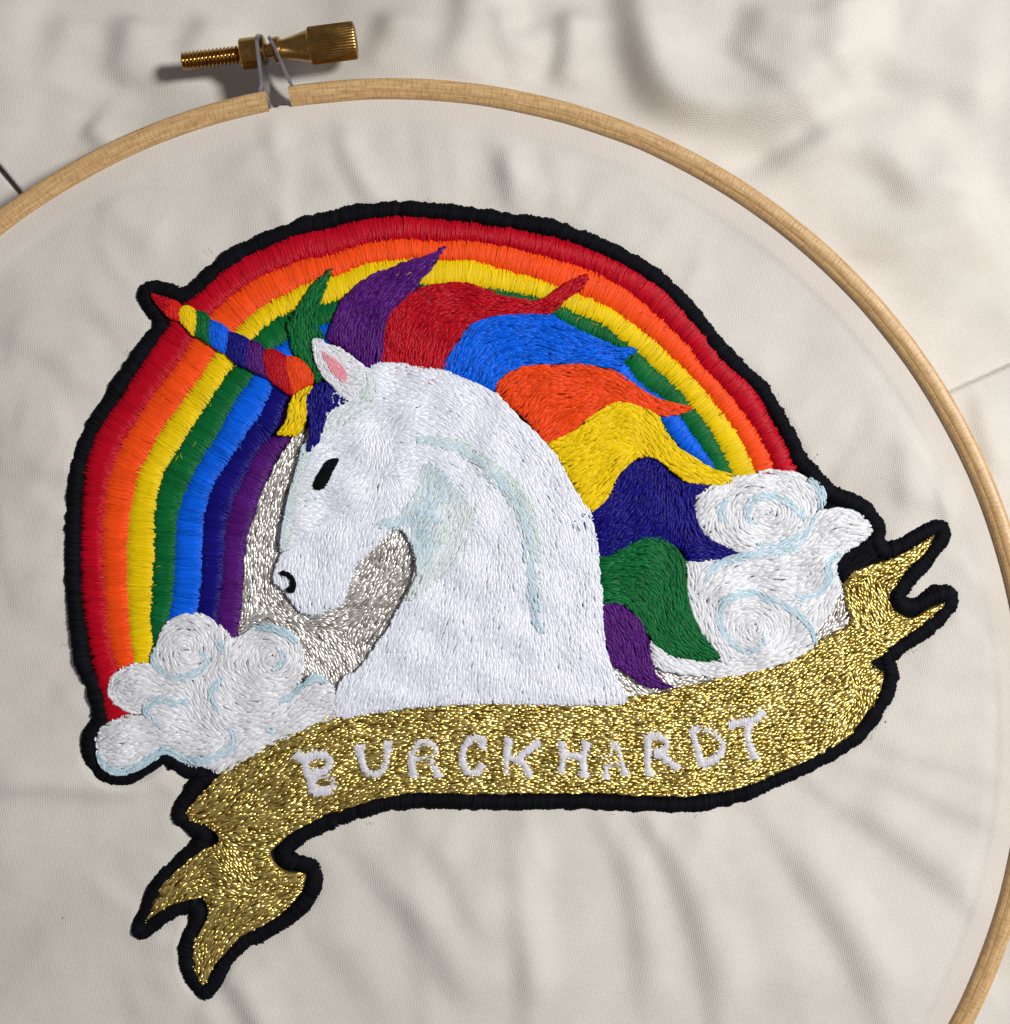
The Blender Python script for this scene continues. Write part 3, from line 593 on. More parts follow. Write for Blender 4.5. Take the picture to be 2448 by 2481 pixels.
def band(line, w0, w1):
    p = resample(crom(pts(line)), 4); n = np.c_[-tangents(p)[:, 1], tangents(p)[:, 0]]
    prof = np.sin(np.linspace(.25, math.pi-.25, len(p)))[:, None]
    return np.vstack([p+n*w0*prof, (p-n*w1*prof)[::-1]]), p
def scatter(c, p, sig):
    _, d = nearest(c, p); return np.exp(-.5*(d/sig)**2)
NECK = "G 980,55 1130,62 1300,105 1450,205 1600,335 1740,485 1800,605 1830,755 1862,900 | H 105,800 130,960 142,1100 155,1250 205,1380"
poly, p = band(NECK, 30, 30); up = resample(crom(pts("G 1030,20 1200,30 1420,120 1600,260 1780,440 1880,640 | H 130,450 190,700 240,950 260,1150 260,1300")), 4)
gl = [pts("G 1000,110 1080,30"), pts("G 1200,130 1290,60"), pts("G 1400,200 1480,130"), pts("G 1560,330 1640,270"), pts("G 1720,520 1800,470"), pts("H 60,500 130,560"), pts("H 90,700 170,780"), pts("H 120,950 230,1010"), pts("H 140,1150 230,1200"), pts("H 170,1300 230,1330")]
g = Geo(); bp, _ = band(NECK, 44, 30); fill(g, bp, [crom(pts(NECK))]+gl, 23, lump=3.6, L=24, wd=4.6, cover=4.5, jit=.2, base=False, thin=lambda c: .8*scatter(c, up, 16))
part("neck_shading", g, 'pale_green', unicorn)
g = Geo(); fill(g, poly, [crom(pts(NECK))]+gl, 23.4, lump=3.6, L=26, wd=4.2, cover=4.5, jit=.2, base=False, thin=lambda c: .7*scatter(c, p, 7.5))
part("neck_crease", g, 'shade_blue', unicorn, "pale blue line of the neck crease")
jaw = crom(pts("G 1060,230 1200,280 1290,380 1380,480 1440,640 1400,850 1300,1000 1200,1100 1080,1200 930,1290 900,1270 985,1100 985,980 930,800 885,750 820,745 720,735 650,700 760,640 900,560 980,450 1000,350"), True, 4)
jl = [pts("G 1150,350 1080,480 980,650"), pts("G 1260,480 1150,640 1020,800"), pts("G 1250,750 1150,900 1030,1080"), pts("G 700,690 820,650"), pts("G 800,740 850,640 880,560"), pts("G 990,850 1000,1050 950,1220"), pts("G 1350,600 1300,800")]
core = resample(crom(pts("G 1150,300 1180,430 1080,560 960,670 1000,800 1000,930")), 4); core2 = resample(pts("G 680,710 880,690 940,780 985,950"), 4); rim2 = resample(crom(pts("G 1030,230 1330,520 1340,700 1230,900 1080,1100 950,1240")), 4)
g = Geo(); fill(g, jaw, jl, 22.4, lump=3.6, L=26, wd=4.8, cover=4.5, jit=.15, base=False, thin=lambda c: np.clip(.5*scatter(c, rim2, 32)+.3*scatter(c, core, 40), 0, .6))
part("jaw_shading", g, 'pale_green', unicorn)
g = Geo(); fill(g, jaw, jl, 22.8, lump=3.6, L=26, wd=4.6, cover=4.5, jit=.15, base=False, thin=lambda c: np.clip(.6*scatter(c, core, 26)+.75*scatter(c, core2, 9), 0, .8))
part("jaw_shading", g, 'shade_blue', unicorn, "pale blue shading under the cheek")
faceL = crom(pts("G 150,130 300,60 430,20 420,120 330,180 260,280 200,380 240,460 180,560 110,640 60,800 0,900 | F 1700,900 1700,750 1740,570 1780,400 1830,230 1870,80"), True, 4)
fe = resample(pts("F 1690,900 1740,570 1830,230 1890,60 | G 170,130"), 4)
g = Geo(); fill(g, faceL, [pts("G 100,260 350,140"), pts("G 30,500 250,460"), pts("G -10,700 180,670"), pts("G 150,150 300,60")], 22.2, L=24, wd=4.8, cover=4.5, jit=.12, base=False, thin=lambda c: .9*scatter(c, fe, 26))
part("face_shading", g, 'pale_green', unicorn)
g = Geo(); fill(g, faceL, [pts("F 1700,900 1740,570 1830,230 1890,60")], 22.4, L=22, wd=4, cover=4.5, base=False, thin=lambda c: .75*scatter(c, fe, 6))
part("face_shading", g, 'shade_blue', unicorn, "pale blue edge of the nose")
brow = crom(pts("N 330,1650 470,1570 560,1500 560,1340 640,1360 700,1440 680,1560 560,1680 400,1780 290,1906 270,1800"), True, 4)
g = Geo(); fill(g, brow, [pts("N 300,1750 450,1640 620,1540"), pts("N 580,1360 660,1500")], 22.6, lump=3.6, L=24, wd=4.8, cover=4.5, base=False, thin=lambda c: np.full(len(c), .42))
part("brow_shading", g, 'pale_green', unicorn)
# a few dyed stitches where the mane's colour has rubbed off
for sp, mat, k in (("N 1000,1340 1200,1380 1240,1470 1080,1460", 'pink', .012), ("H 480,470 560,450 590,570 520,600 420,560", 'indigo', .03), ("H 0,40 60,40 60,90 0,90", 'pink', .02)):
    g = Geo(); fill(g, crom(pts(sp), True, 3), unicorn_flow, 24.0, lump=3.6, L=16, wd=2, cover=4, base=False, thin=lambda c: np.full(len(c), k)); 
    if g.n: part("stained_thread", g, mat, unicorn)
# ear, eye, nostril
g = Geo(); fill(g, crom(pts("N 195,1092 268,1098 300,1140 380,1152 460,1202 540,1262 590,1320 620,1420 560,1500 478,1562 440,1545 375,1490 285,1390 215,1262 198,1160"), True, 4), [pts("N 200,1110 240,1280 330,1420 470,1560"), pts("N 300,1150 420,1220 560,1330"), pts("N 440,1250 520,1240"), pts("N 520,1400 600,1360"), pts("N 230,1110 330,1200")], 21.5, L=26, wd=5.6, cover=4.5, jit=.25, rough_z=3, dome=3)
ear = part("ear", g, 'cloud', unicorn)
g = Geo(); fill(g, crom(pts("N 262,1185 340,1228 425,1298 465,1365 452,1442 405,1415 330,1330"), True, 4), [pts("N 270,1190 370,1310 450,1430")], 26.5, L=26, wd=4, cover=5, dome=1)
part("inner_ear", g, 'pink', unicorn)
g = Geo(); fill(g, crom(pts("G 395,198 330,200 262,270 222,350 193,392 205,425 230,443 290,420 332,340 372,260"), True, 4), [pts("G 360,210 220,420")], 26.5, lump=3.6, L=30, wd=3.4, cover=5, dome=2)
part("eye", g, 'black', unicorn)
g = Geo(); fill(g, crom(pts("F 1690,1072 1715,1050 1765,1068 1810,1120 1818,1180 1800,1222 1760,1222 1735,1195 1770,1170 1765,1125 1735,1095 1705,1088"), True, 4), [pts("F 1700,1065 1790,1110 1800,1180 1750,1210")], 26.5, lump=3.6, L=14, wd=2.8, cover=5, dome=1)
part("nostril", g, 'black', unicorn)

# mane
mane = empty("mane", unicorn)
bpy.data.objects.remove(mane)
def lock(spec, flow, mat, label, z=13, wd=6.0, L=31):
    g = Geo(); fill(g, crom(pts(spec), True, 4), [crom(pts(f)) for f in flow], z, L=L, wd=wd, cover=3.4, jit=.12, dome=1.5, rough_z=2.8, arch=2.6, lump=3.0)
    part("mane_lock", g, mat, unicorn, label)
lock("N 348,540 330,590 300,680 268,760 245,830 225,920 240,1000 300,1085 195,1092 198,1160 215,1262 285,1390 265,1405 215,1445 190,1400 180,1320 140,1290 100,1250 40,1200 20,1100 0,960 60,870 120,780 190,680 270,600", ["N 340,550 180,800 110,1000 130,1200 220,1420", "N 30,960 60,1150 180,1320", "N 250,820 190,960 230,1080"], 'green', "green mane lock above the ear, with a pointed tip", 14.5)
lock("N 1218,382 1160,402 1060,450 930,488 800,540 640,600 520,690 440,760 380,850 340,950 320,1040 300,1100 400,1152 500,1222 600,1315 720,1290 740,1180 745,1050 770,950 830,860 920,770 1008,700 1015,650 1080,590 1130,520 1170,450", ["N 1200,400 950,540 700,660 520,830 430,1000 420,1140", "N 1100,540 900,720 720,880 640,1080 620,1280", "N 640,620 460,790 350,1000"], 'violet', "violet mane lock left of the red lock", 14.6)
lock("N 720,1320 725,1180 742,1050 762,950 800,880 870,800 950,730 1050,690 1200,665 1330,660 1430,680 1530,712 1650,760 1780,785 1906,795 | E 100,692 180,670 250,622 330,572 400,530 485,513 470,560 420,620 350,662 290,722 230,765 100,772 | N 1906,905 1700,910 1540,930 1410,980 1350,1060 1290,1130 1240,1210 1190,1340", ["N 820,1320 840,1150 920,960 1100,830 1350,790 1600,840 1880,850 | E 130,730 280,660 470,530", "N 1080,1310 1120,1120 1250,980 1450,900 1800,860", "N 950,1310 980,1100 1130,920 1350,840", "N 760,1050 850,850 1050,720 1300,690 1550,750"], 'mane_red', "red mane lock with a long thin curling tip", 15.0)
lock("N 1185,1340 1230,1220 1290,1130 1350,1050 1410,980 1540,930 1700,905 1880,900 | E 100,778 160,775 260,790 350,840 450,890 560,940 690,1000 730,985 800,1012 725,1060 700,1110 690,1155 640,1138 500,1108 350,1096 150,1106 | N 1890,1281 1750,1318 1650,1376 1592,1446 1608,1530 1500,1480 1350,1410", ["N 1280,1330 1350,1180 1480,1060 1700,1000 1900,1010 | E 250,900 450,960 780,1015", "N 1450,1420 1550,1250 1750,1160 1906,1160 | E 300,1050 680,1050", "N 1360,1110 1450,990 1650,930", "E 0,850 200,850 450,930"], 'blue', "blue mane lock between the red and orange locks", 15.2)
lock("N 1610,1530 1592,1450 1650,1380 1750,1322 1890,1285 | E 150,1110 350,1100 500,1112 640,1142 740,1202 850,1282 980,1342 1165,1388 1100,1422 960,1442 880,1410 800,1372 700,1348 600,1382 500,1442 400,1520 300,1580 210,1625 130,1550 60,1460", ["N 1640,1480 1720,1400 1906,1340 | E 250,1150 500,1160 700,1230 900,1370 1150,1395", "E 60,1440 130,1330 300,1260 500,1250 700,1300 880,1380", "E 150,1540 230,1440 400,1380 600,1320", "E 220,1600 330,1500 500,1410"], 'mane_orange', "orange mane lock sweeping right to a point", 15.4)
lock("E 205,1612 300,1580 400,1520 500,1440 600,1372 700,1347 800,1372 930,1432 990,1550 1050,1632 1150,1702 1290,1782 1440,1842 1380,1890 1250,1890 | H 1300,210 1200,140 1120,62 1050,30 970,30 880,70 790,170 740,270 700,350 640,402 570,450 440,265 370,135 290,-10", ["E 260,1610 420,1560 580,1440 700,1390 830,1420 920,1540 1030,1680 1200,1790 1420,1850", "E 300,1680 480,1600 640,1510 760,1500 860,1620 960,1740 1200,1840", "H 360,60 560,-20 700,-80 820,-60", "H 450,260 600,180 720,90 830,20", "H 540,390 640,300 740,190 850,60"], 'yellow', "yellow mane lock between the orange and indigo locks", 15.6)
lock("H 560,455 640,402 700,342 740,262 800,162 880,70 970,30 1050,30 1115,70 1175,150 1280,205 1400,230 1495,238 1440,290 1372,332 1372,430 1400,560 1480,650 1600,710 1712,775 1600,802 1300,815 1290,760 1230,720 1130,690 1040,670 900,690 780,750 690,795 620,790 618,700 590,570", ["H 600,560 760,440 880,280 980,130 1050,60", "H 640,720 800,600 960,480 1040,300 1100,130", "H 1100,620 1180,450 1180,250 1140,110", "H 1250,740 1270,560 1260,400 1220,220", "H 1690,770 1450,720 1340,560 1310,400 1330,260 1470,245", "H 1320,790 1450,770 1650,780"], 'indigo', "indigo mane lock beside the swirling cloud", 15.2)
lock("H 615,780 700,785 780,740 900,667 1040,630 1150,660 1240,740 1297,820 1312,900 1312,1050 1342,1200 1402,1340 1482,1450 1572,1560 1450,1590 1340,1577 1200,1552 1120,1502 1040,1422 970,1312 900,1212 820,1152 660,1140 645,1000 628,870", ["H 660,840 850,820 1010,820 1130,900 1180,1050 1230,1250 1350,1450 1540,1560", "H 660,980 850,980 980,1050 1080,1200 1180,1400 1400,1560", "H 680,1100 850,1110 980,1220 1080,1380 1200,1520", "H 800,760 1000,670 1180,760 1260,900 1290,1100 1380,1330"], 'green', "green mane lock at the base of the neck, above the violet lock", 15.6)
lock("H 660,1140 800,1150 870,1190 940,1260 990,1340 1022,1430 1032,1560 1062,1660 1110,1740 1215,1790 1100,1802 1000,1782 880,1712 780,1642 735,1615 690,1500 655,1370 655,1250", ["H 740,1170 850,1320 920,1500 980,1680 1190,1790", "H 690,1300 760,1480 860,1640 1020,1770", "H 820,1180 950,1330 1000,1520 1060,1700"], 'violet', "violet mane lock lowest on the neck", 15.4)
lock("N 165,1490 260,1422 330,1440 370,1500 472,1568 400,1612 330,1652 290,1722 270,1800 232,1910 155,1960 165,1850 172,1750 150,1650 148,1560", ["N 250,1450 230,1600 220,1800 180,1930", "N 340,1480 300,1620 240,1800", "N 200,1500 190,1700"], 'indigo', "indigo forelock under the ear", 26)
lock("N 205,1448 140,1470 50,1520 20,1600 0,1700 -30,1770 -85,1822 0,1835 75,1832 130,1765 152,1650 165,1535", ["N 180,1460 90,1560 80,1700 30,1800 -60,1820", "N 60,1530 30,1680 -20,1790"], 'yellow', "yellow forelock hanging beside the horn", 26.5)
# horn
for sp, mat, nm, fl_ in (
    ("C 700,745 780,762 845,788 852,830 810,885 765,850 730,805", 'mane_red', "red tip", "C 710,750 830,850"),
    ("C 838,788 900,800 938,850 922,900 932,955 850,935 795,880 840,835", 'horn_red', "scarlet turn next to the tip", "C 850,800 880,930"),
    ("C 942,840 1000,838 1052,888 1057,980 1032,1072 980,1022 928,960 915,900", 'yellow', "yellow turn", "C 970,850 1020,1040"),
    ("C 1045,878 1120,888 1162,950 1152,1060 1165,1142 1080,1092 1030,1065 1052,970", 'green', "green turn", "C 1080,890 1120,1110"),
    ("C 1148,948 1230,968 1302,1030 1292,1100 1282,1202 1200,1172 1148,1112 1150,1030", 'blue', "blue turn", "C 1190,960 1230,1170"),
    ("C 1295,1038 1390,1058 1455,1100 1442,1180 1435,1315 1340,1272 1276,1202 1292,1100", 'indigo', "indigo turn", "C 1340,1050 1380,1290"),
    ("C 1450,1105 1530,1120 1572,1180 1562,1290 1595,1392 1500,1352 1428,1305 1438,1190", 'violet', "violet turn", "C 1500,1115 1530,1360"),
    ("C 1560,1185 1640,1168 1735,1222 1760,1250 1745,1340 1790,1530 1680,1465 1608,1402 1568,1280", 'mane_red', "wide red turn", "C 1640,1190 1700,1470"),
    ("C 1735,1228 1817,1230 1887,1280 1945,1370 1940,1430 1867,1470 1800,1528 1770,1430 1745,1340", 'mane_orange', "orange turn at its base", "C 1800,1240 1860,1450")):
    g = Geo(); fill(g, crom(pts(sp), True, 4), [pts(fl_)], 18, L=24, wd=4.2, cover=5, jit=.16, dome=5)
    part("horn_segment", g, mat, unicorn, nm + " of the spiral horn")

# banner
gold = crom(pts("J 690,1412 800,1272 900,1172 1000,1082 1130,1012 1250,942 1400,862 1550,792 1700,745 | L 430,128 700,108 1000,68 1400,38 1906,22 | M 400,22 850,28 | D 1300,1292 1450,1258 | I 0,1560 200,1490 400,1430 560,1370 680,1300 740,1250 850,1190 950,1130 975,1085 950,1000 930,900 932,860 990,778 1080,742 1280,678 1420,598 1528,535 1460,652 1362,742 1262,882 1222,952 1232,1002 1300,1052 1380,1082 1500,1012 1595,982 1500,1082 1372,1172 1262,1252 1182,1322 1112,1372 1192,1442 1192,1482 1132,1642 1032,1762 960,1862 "
    "| M 1906,652 1700,722 1480,762 1180,782 850,768 400,758 0,762 | L 1500,767 1000,757 800,792 600,842 450,902 300,972 | K 1600,482 1450,562 1300,642 1200,732 1140,792 1150,842 1200,902 1280,942 1388,942 1392,1022 1342,1112 1182,1262 1002,1362 902,1422 802,1532 722,1632 652,1760 588,1672 578,1532 588,1432 648,1332 682,1242 662,1152 640,1112 500,1152 380,1192 280,1262 228,1315 258,1200 328,1060 458,930 598,800 738,732 762,700 738,650 648,592 558,562"), True, 4)
gflow = [pts("J 720,1400 900,1250 1150,1080 1400,950 1700,840 1900,800"), pts("J 850,1430 1100,1250 1400,1080 1900,960"), pts("J 900,1550 1150,1400 1450,1250 1700,1180"), pts("L 500,250 1000,180 1500,150 1906,140"), pts("L 400,700 800,600 1300,560 1906,540"), pts("L 300,900 800,720 1300,680"), pts("M 0,200 800,220 1400,150 1906,30"), pts("M 0,600 700,640 1300,640 1906,480"), pts("M 1000,720 1500,700 1800,620"),
    pts("I 0,1640 400,1520 750,1350 1000,1230"), pts("I 300,1800 700,1700 1000,1560 1150,1460"), pts("I 900,1300 1100,1200 1300,1100 1560,1000"), pts("I 990,830 1200,760 1380,660 1510,560"), pts("I 960,900 1040,1050 1150,1200"), pts("I 1080,800 1120,950 1180,1080"), pts("I 1000,1500 1050,1650 950,1800"),
    pts("K 560,520 750,480 900,400"), pts("K 700,580 1000,560 1300,460"), pts("K 800,660 950,700 1150,720"), pts("K 800,740 880,860 950,980"), pts("K 1300,960 1150,1000 1000,1100"), pts("K 300,1180 450,1000 650,850"), pts("K 650,1000 800,1050 1000,1100"), pts("K 620,1650 680,1450 800,1280 1000,1150"), pts("K 700,1550 850,1380 1100,1260")]
g = Geo(); fill(g, gold, gflow, 12, L=27, wd=6.2, cover=2.7, jit=.1, wob=.35, rough_z=1.5, dome=1.5, roll=.38, tight=4.0, arch=2.8, lump=2.0)
banner = part("banner", g, 'gold', patch, "gold metallic banner with forked tails", smooth=True)
LET = {
 'B': ["L 125,455 185,500 215,590 250,680 270,755", "L 190,495 290,462 375,485 385,545 330,590 225,605", "L 245,640 330,612 405,655 410,705 350,738 268,740"],
 'U': ["L 585,402 650,412", "L 610,415 630,500 662,585 725,615 795,580 818,480 838,400", "L 800,385 860,385"],
 'first R': ["L 1032,635 1012,500 1062,378", "L 1055,372 1140,372 1200,420 1190,462 1150,485 1010,495", "L 1150,485 1185,555 1225,632"],
 'C': ["L 1552,412 1562,360 1495,330 1432,378 1402,460 1412,545 1455,602 1525,585 1555,535"],
 'K': ["L 1762,335 1742,450 1738,610", "L 1992,362 1900,425 1815,490 1735,480", "L 1815,490 1880,545 1915,632"],
 'H': ["M 350,362 362,470 348,600", "M 545,362 520,475 522,632", "M 350,470 440,470 520,488"],
 'A': ["M 755,370 722,450 692,545 690,645", "M 755,370 790,450 812,530 842,620", "M 710,540 815,525", "M 660,480 700,478"],
 'second R': ["M 1010,320 1012,430 1008,540 1025,622", "M 1010,322 1090,318 1155,370 1140,425 1060,450", "M 1100,450 1175,520 1245,570"],
 'D': ["M 1358,275 1382,400 1425,545", "M 1345,268 1460,268 1540,320 1585,390 1550,475 1425,538"],
 'T': ["M 1632,238 1720,215 1850,180 1885,120", "M 1790,205 1770,300 1792,400 1832,488"]}
for ch, strokes in LET.items():
    g = Geo()
    for st in strokes:
        line = crom(pts(st)); rope(g, line, [13, 11, 10.5, 11, 13] if ch == 'B' else [9.5, 7, 6.5, 7, 9.5] if ch == 'A' else [11.5, 8.6, 8.2, 8.6, 11.5], 20.0, 2.6, step=1.7, wd=3.3, slant=14, ragged=1.9, k=5)
    part("letter", g, 'letter', banner, "white satin stitch letter " + ch)

build_cloth()

# ================================================================== the hoop
hoop = empty("embroidery_hoop", loc=tuple(world(np.array([HX, HY, -100.]))))
HOFF = np.array(world(np.array([HX, HY, -100.])))
tag(hoop, "round wooden embroidery hoop with a brass tightening screw holding the cloth", "embroidery hoop")
def wood_mat():
    m, nt, b = nodes_of("beech_wood")
    uv = N(nt, 'ShaderNodeUVMap'); mp = N(nt, 'ShaderNodeMapping'); mp.inputs['Scale'].default_value = (1, 12, 1); nt.links.new(uv.outputs[0], mp.inputs[0])
    n1 = N(nt, 'ShaderNodeTexNoise'); n1.inputs['Scale'].default_value = 190; n1.inputs['Detail'].default_value = 5; n1.inputs['Roughness'].default_value = .6; nt.links.new(mp.outputs[0], n1.inputs[0])
    rp = N(nt, 'ShaderNodeValToRGB'); e = rp.color_ramp.elements
    e[0].position = .3; e[0].color = (.47, .275, .115, 1); e[1].position = .66; e[1].color = (.72, .48, .235, 1)
    nt.links.new(n1.outputs['Fac'], rp.inputs[0])
    # rough cross flecks of the sawn edge
    mp2 = N(nt, 'ShaderNodeMapping'); mp2.inputs['Scale'].default_value = (5.0, 1.4, 1); nt.links.new(uv.outputs[0], mp2.inputs[0])
    n2 = N(nt, 'ShaderNodeTexNoise'); n2.inputs['Scale'].default_value = 420; n2.inputs['Detail'].default_value = 3; nt.links.new(mp2.outputs[0], n2.inputs[0])
    r2 = N(nt, 'ShaderNodeValToRGB'); r2.color_ramp.elements[0].position = .36; r2.color_ramp.elements[0].color = (.62, .55, .5, 1); r2.color_ramp.elements[1].position = .52; r2.color_ramp.elements[1].color = (1, 1, 1, 1)
    nt.links.new(n2.outputs['Fac'], r2.inputs[0])
    mx = N(nt, 'ShaderNodeMix', data_type='RGBA', blend_type='MULTIPLY'); mx.inputs[0].default_value = .5
    nt.links.new(rp.outputs[0], mx.inputs[6]); nt.links.new(r2.outputs[0], mx.inputs[7]); nt.links.new(mx.outputs[2], b.inputs['Base Color'])
    bu = N(nt, 'ShaderNodeBump'); bu.inputs['Strength'].default_value = .5; bu.inputs['Distance'].default_value = .00018
    nt.links.new(n2.outputs['Fac'], bu.inputs['Height']); nt.links.new(bu.outputs[0], b.inputs['Normal'])
    b.inputs['Roughness'].default_value = .42
    return m
def build_ring():
    top, bot = 20., -100.
    prof = [(R_IN, bot), (R_IN, -40), (R_IN-1, 2), (R_IN+1.5, 9), (R_IN+6, 13), (R_IN+11, 15.5), (R_IN+12.5, 14.6), (R_IN+14, 17), (R_IN+24, top), (R_IN+38, top), (R_OUT-4, top-2), (R_OUT-.8, top-6), (R_OUT, top-12), (R_OUT, bot+6), (R_OUT-5, bot)]
    k = (HC-12)/HC
    n = 900; a0, a1 = -9.15, -11.2+360
    ang = np.radians(np.linspace(a0, a1, n)); np_ = len(prof)
    V = np.zeros((n, np_, 3)); cxy = at_height((HX, HY), 12.)
    wl = np.random.default_rng(3); wob = np.interp(np.arange(n), np.arange(0, n+9, 9), wl.normal(0, .6, len(np.arange(0, n+9, 9))))
    for j, (r, z) in enumerate(prof):
        rr = r*k + wob*(.8 if 2 <= j <= 7 else .3)
        V[:, j, 0] = cxy[0]+np.sin(ang)*rr; V[:, j, 1] = cxy[1]-np.cos(ang)*rr; V[:, j, 2] = z
    # the left end is cut on a slant
    d = np.concatenate([[0], np.cumsum(np.hypot(*np.diff(np.array(prof), axis=0).T))])
    i = np.arange(n-1)[:, None]*np_; j = np.arange(np_)[None]; j2 = (j+1) % np_
    q = np.stack([i+j, i+j2, i+np_+j2, i+np_+j], -1).reshape(-1, 4)
    g = Geo(); g.add(world(V), q=q)
    # end caps: fans
    c0 = V[0].mean(0); c1 = V[-1].mean(0); jj = np.arange(np_)
    g.add(world(np.vstack([V[0], c0])), t=np.c_[(jj+1) % np_, jj, np.full(np_, np_)])
    g.add(world(np.vstack([V[-1], c1])), t=np.c_[jj, (jj+1) % np_, np.full(np_, np_)])
    me = g.mesh("outer_ring", True, HOFF)
    uvl = me.uv_layers.new(name="UVMap")
    vid = np.empty(len(me.loops), np.int32); me.loops.foreach_get('vertex_index', vid)
    U = np.zeros((g.n, 2)); s = ang*R_OUT*S
    U[:n*np_, 0] = np.repeat(s, np_); U[:n*np_, 1] = np.tile(d*S, n)
    rest = np.arange(n*np_, g.n); U[rest, 0] = (rest % 7)*.0004; U[rest, 1] = (rest % 5)*.0006
    uvl.data.foreach_set('uv', U[vid].astype(np.float32).ravel())
    nor = me.polygons; flat = np.ones(len(nor), bool); flat[-2*np_:] = False
    nor.foreach_set('use_smooth', flat)
    try: me.set_sharp_from_angle(angle=math.radians(42))
    except Exception: pass
    link("outer_ring", me, wood_mat(), hoop)
build_ring()

def metal(name, rgb, rough, var=.0, scale=500):
    m, nt, b = nodes_of(name); b.inputs['Metallic'].default_value = 1; b.inputs['Roughness'].default_value = rough
    tc = N(nt, 'ShaderNodeTexCoord'); no = N(nt, 'ShaderNodeTexNoise'); no.inputs['Scale'].default_value = scale; no.inputs['Detail'].default_value = 4
    nt.links.new(tc.outputs['Object'], no.inputs[0])
    r = N(nt, 'ShaderNodeValToRGB'); c = np.array(rgb); r.color_ramp.elements[0].position = .3; r.color_ramp.elements[1].position = .7
    r.color_ramp.elements[0].color = (*(c*(1-var)), 1); r.color_ramp.elements[1].color = (*c, 1)
    nt.links.new(no.outputs['Fac'], r.inputs[0]); nt.links.new(r.outputs[0], b.inputs['Base Color'])
    rr = N(nt, 'ShaderNodeMapRange'); rr.inputs[3].default_value = rough*.75; rr.inputs[4].default_value = rough*1.35; nt.links.new(no.outputs['Fac'], rr.inputs[0]); nt.links.new(rr.outputs[0], b.inputs['Roughness'])
    return m
brass = metal("brass", (.54, .31, .09), .25, .25, 700); steel = metal("steel", (.50, .50, .54), .4, .15, 300)
ZB = -38.0
BK = 500/1906
AX0 = np.array(at_height(pts("B 158,568")[0], ZB)); AX1 = np.array(at_height(pts("B 1775,368")[0], ZB))
AD = (AX1-AX0)/np.linalg.norm(AX1-AX0); AN = np.array([-AD[1], AD[0]])
def lathe(name, prof, parent, seg=48, teeth=0, amp=0., helix=None, tooth_range=None, label=None, smooth=True):
    """turned body along the screw's axis: prof = (distance, radius) in sheet units of the screw"""
    P = np.array(prof)*BK; a = np.linspace(0, math.tau, seg, endpoint=False); k = len(P)
    s = np.repeat(P[:, :1], seg, 1); r = np.repeat(P[:, 1:], seg, 1)
    if helix: r = r + helix[1]*BK*(np.abs(((s/(helix[0]*BK) - a[None]/math.tau) % 1)*2-1)-.5)*2*(r > 20*BK)
    if teeth:
        m = np.array([1.0 if tooth_range[0] <= p[0] <= tooth_range[1] else 0. for p in prof])[:, None]
        r = r + m*amp*BK*np.where(np.arange(seg) % 2 == 0, 1, -1)[None]
    V = np.zeros((k, seg, 3)); c, sn = np.cos(a)[None]*r, np.sin(a)[None]*r
    V[..., 0] = AX0[0]+AD[0]*s+AN[0]*c; V[..., 1] = AX0[1]+AD[1]*s+AN[1]*c; V[..., 2] = ZB+sn
    i = np.arange(k-1)[:, None]*seg; j = np.arange(seg)[None]; j2 = (j+1) % seg
    q = np.stack([i+j, i+seg+j, i+seg+j2, i+j2], -1).reshape(-1, 4)
    g = Geo(); g.add(world(V), q=q)
    me = g.mesh(name, smooth, HOFF)
    try: me.set_sharp_from_angle(angle=math.radians(38))
    except Exception: pass
    import bmesh
    bm = bmesh.new(); bm.from_mesh(me); bmesh.ops.recalc_face_normals(bm, faces=bm.faces); bm.to_mesh(me); bm.free()
    return link(name, me, brass, parent)
screw = empty("screw", hoop)
lathe("threaded_shaft", [(0, 1), (0, 62), (10, 74)]+[(10+6*i, 76) for i in range(1, 95)]+[(585, 64), (910, 64)], screw, seg=32, helix=(36, 11))
lathe("nut", [(556, 66), (556, 132), (566, 142), (715, 142), (725, 132), (725, 66)], screw, seg=64)
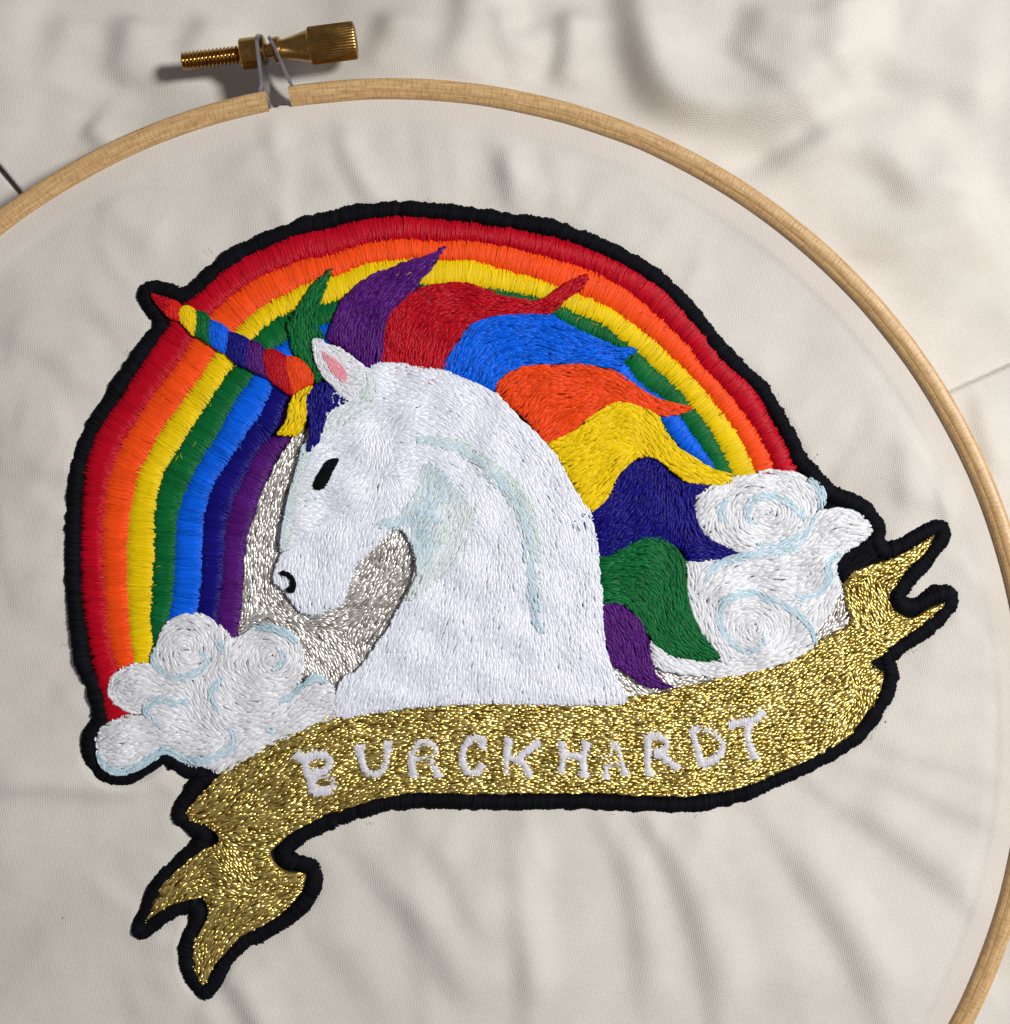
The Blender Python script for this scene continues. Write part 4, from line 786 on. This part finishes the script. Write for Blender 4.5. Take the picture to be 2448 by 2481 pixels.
lathe("washer", [(772, 66), (772, 126), (776, 130), (790, 130), (794, 126), (794, 66)], screw, seg=64)
knob = lathe("thumb_knob", [(1192, 1), (1192, 150), (1204, 162)]+[(1210, 166), (1400, 167), (1620, 167)]+[(1634, 160), (1640, 148), (1640, 120), (1632, 112), (1632, 1)], screw, seg=88, teeth=1, amp=4.5, tooth_range=(1205, 1622))
neck_ = lathe("knob_neck", [(868, 66), (868, 112), (876, 120), (922, 120), (930, 112), (932, 92), (960, 90), (1060, 112), (1192, 146), (1193, 60)], screw, seg=64)
def bracket(spec, th, label):
    """sheet steel ear standing on edge beside the gap: a bent strip with height"""
    line = crom(pts(spec)); line = np.array([at_height(p, 6.) for p in line]); p = resample(line, 5); n = np.c_[-tangents(p)[:, 1], tangents(p)[:, 0]]
    m = len(p); u = np.linspace(0, 1, m)
    # the ear is rounded at its far end
    e = np.clip((u-.84)/.16, 0, 1); hh = 55*np.sqrt(np.maximum(0.03, 1-e**2*.92)); zc = -40
    V = []
    for off in (-th/2, th/2):
        for zz in (zc-hh, zc+hh): V.append(np.c_[p+n*off, zz])
    V = np.stack(V, 1)   # m,4
    i = np.arange(m-1)[:, None]*4
    q = np.vstack([np.stack([i[:, 0]+a, i[:, 0]+b, i[:, 0]+4+b, i[:, 0]+4+a], -1) for a, b in ((0, 1), (1, 3), (3, 2), (2, 0))]+[np.array([[0, 2, 3, 1]]), np.array([[m*4-4, m*4-3, m*4-1, m*4-2]])])
    g = Geo(); g.add(world(V), q=q); me = g.mesh("bracket", False, HOFF)
    import bmesh
    bm = bmesh.new(); bm.from_mesh(me); bmesh.ops.recalc_face_normals(bm, faces=bm.faces); bmesh.ops.bevel(bm, geom=[e for e in bm.edges if e.calc_face_angle(0) > .9], offset=.8*S, segments=2, affect='EDGES'); bm.to_mesh(me); bm.free()
    link("bracket", me, steel, hoop)
bracket("B 985,990 930,900 880,850 893,780 880,640 855,440 850,330 868,275", 8.0, None)
bracket("B 1190,822 1178,800 1120,690 1060,540 1000,410 950,320 935,300", 7.5, None)
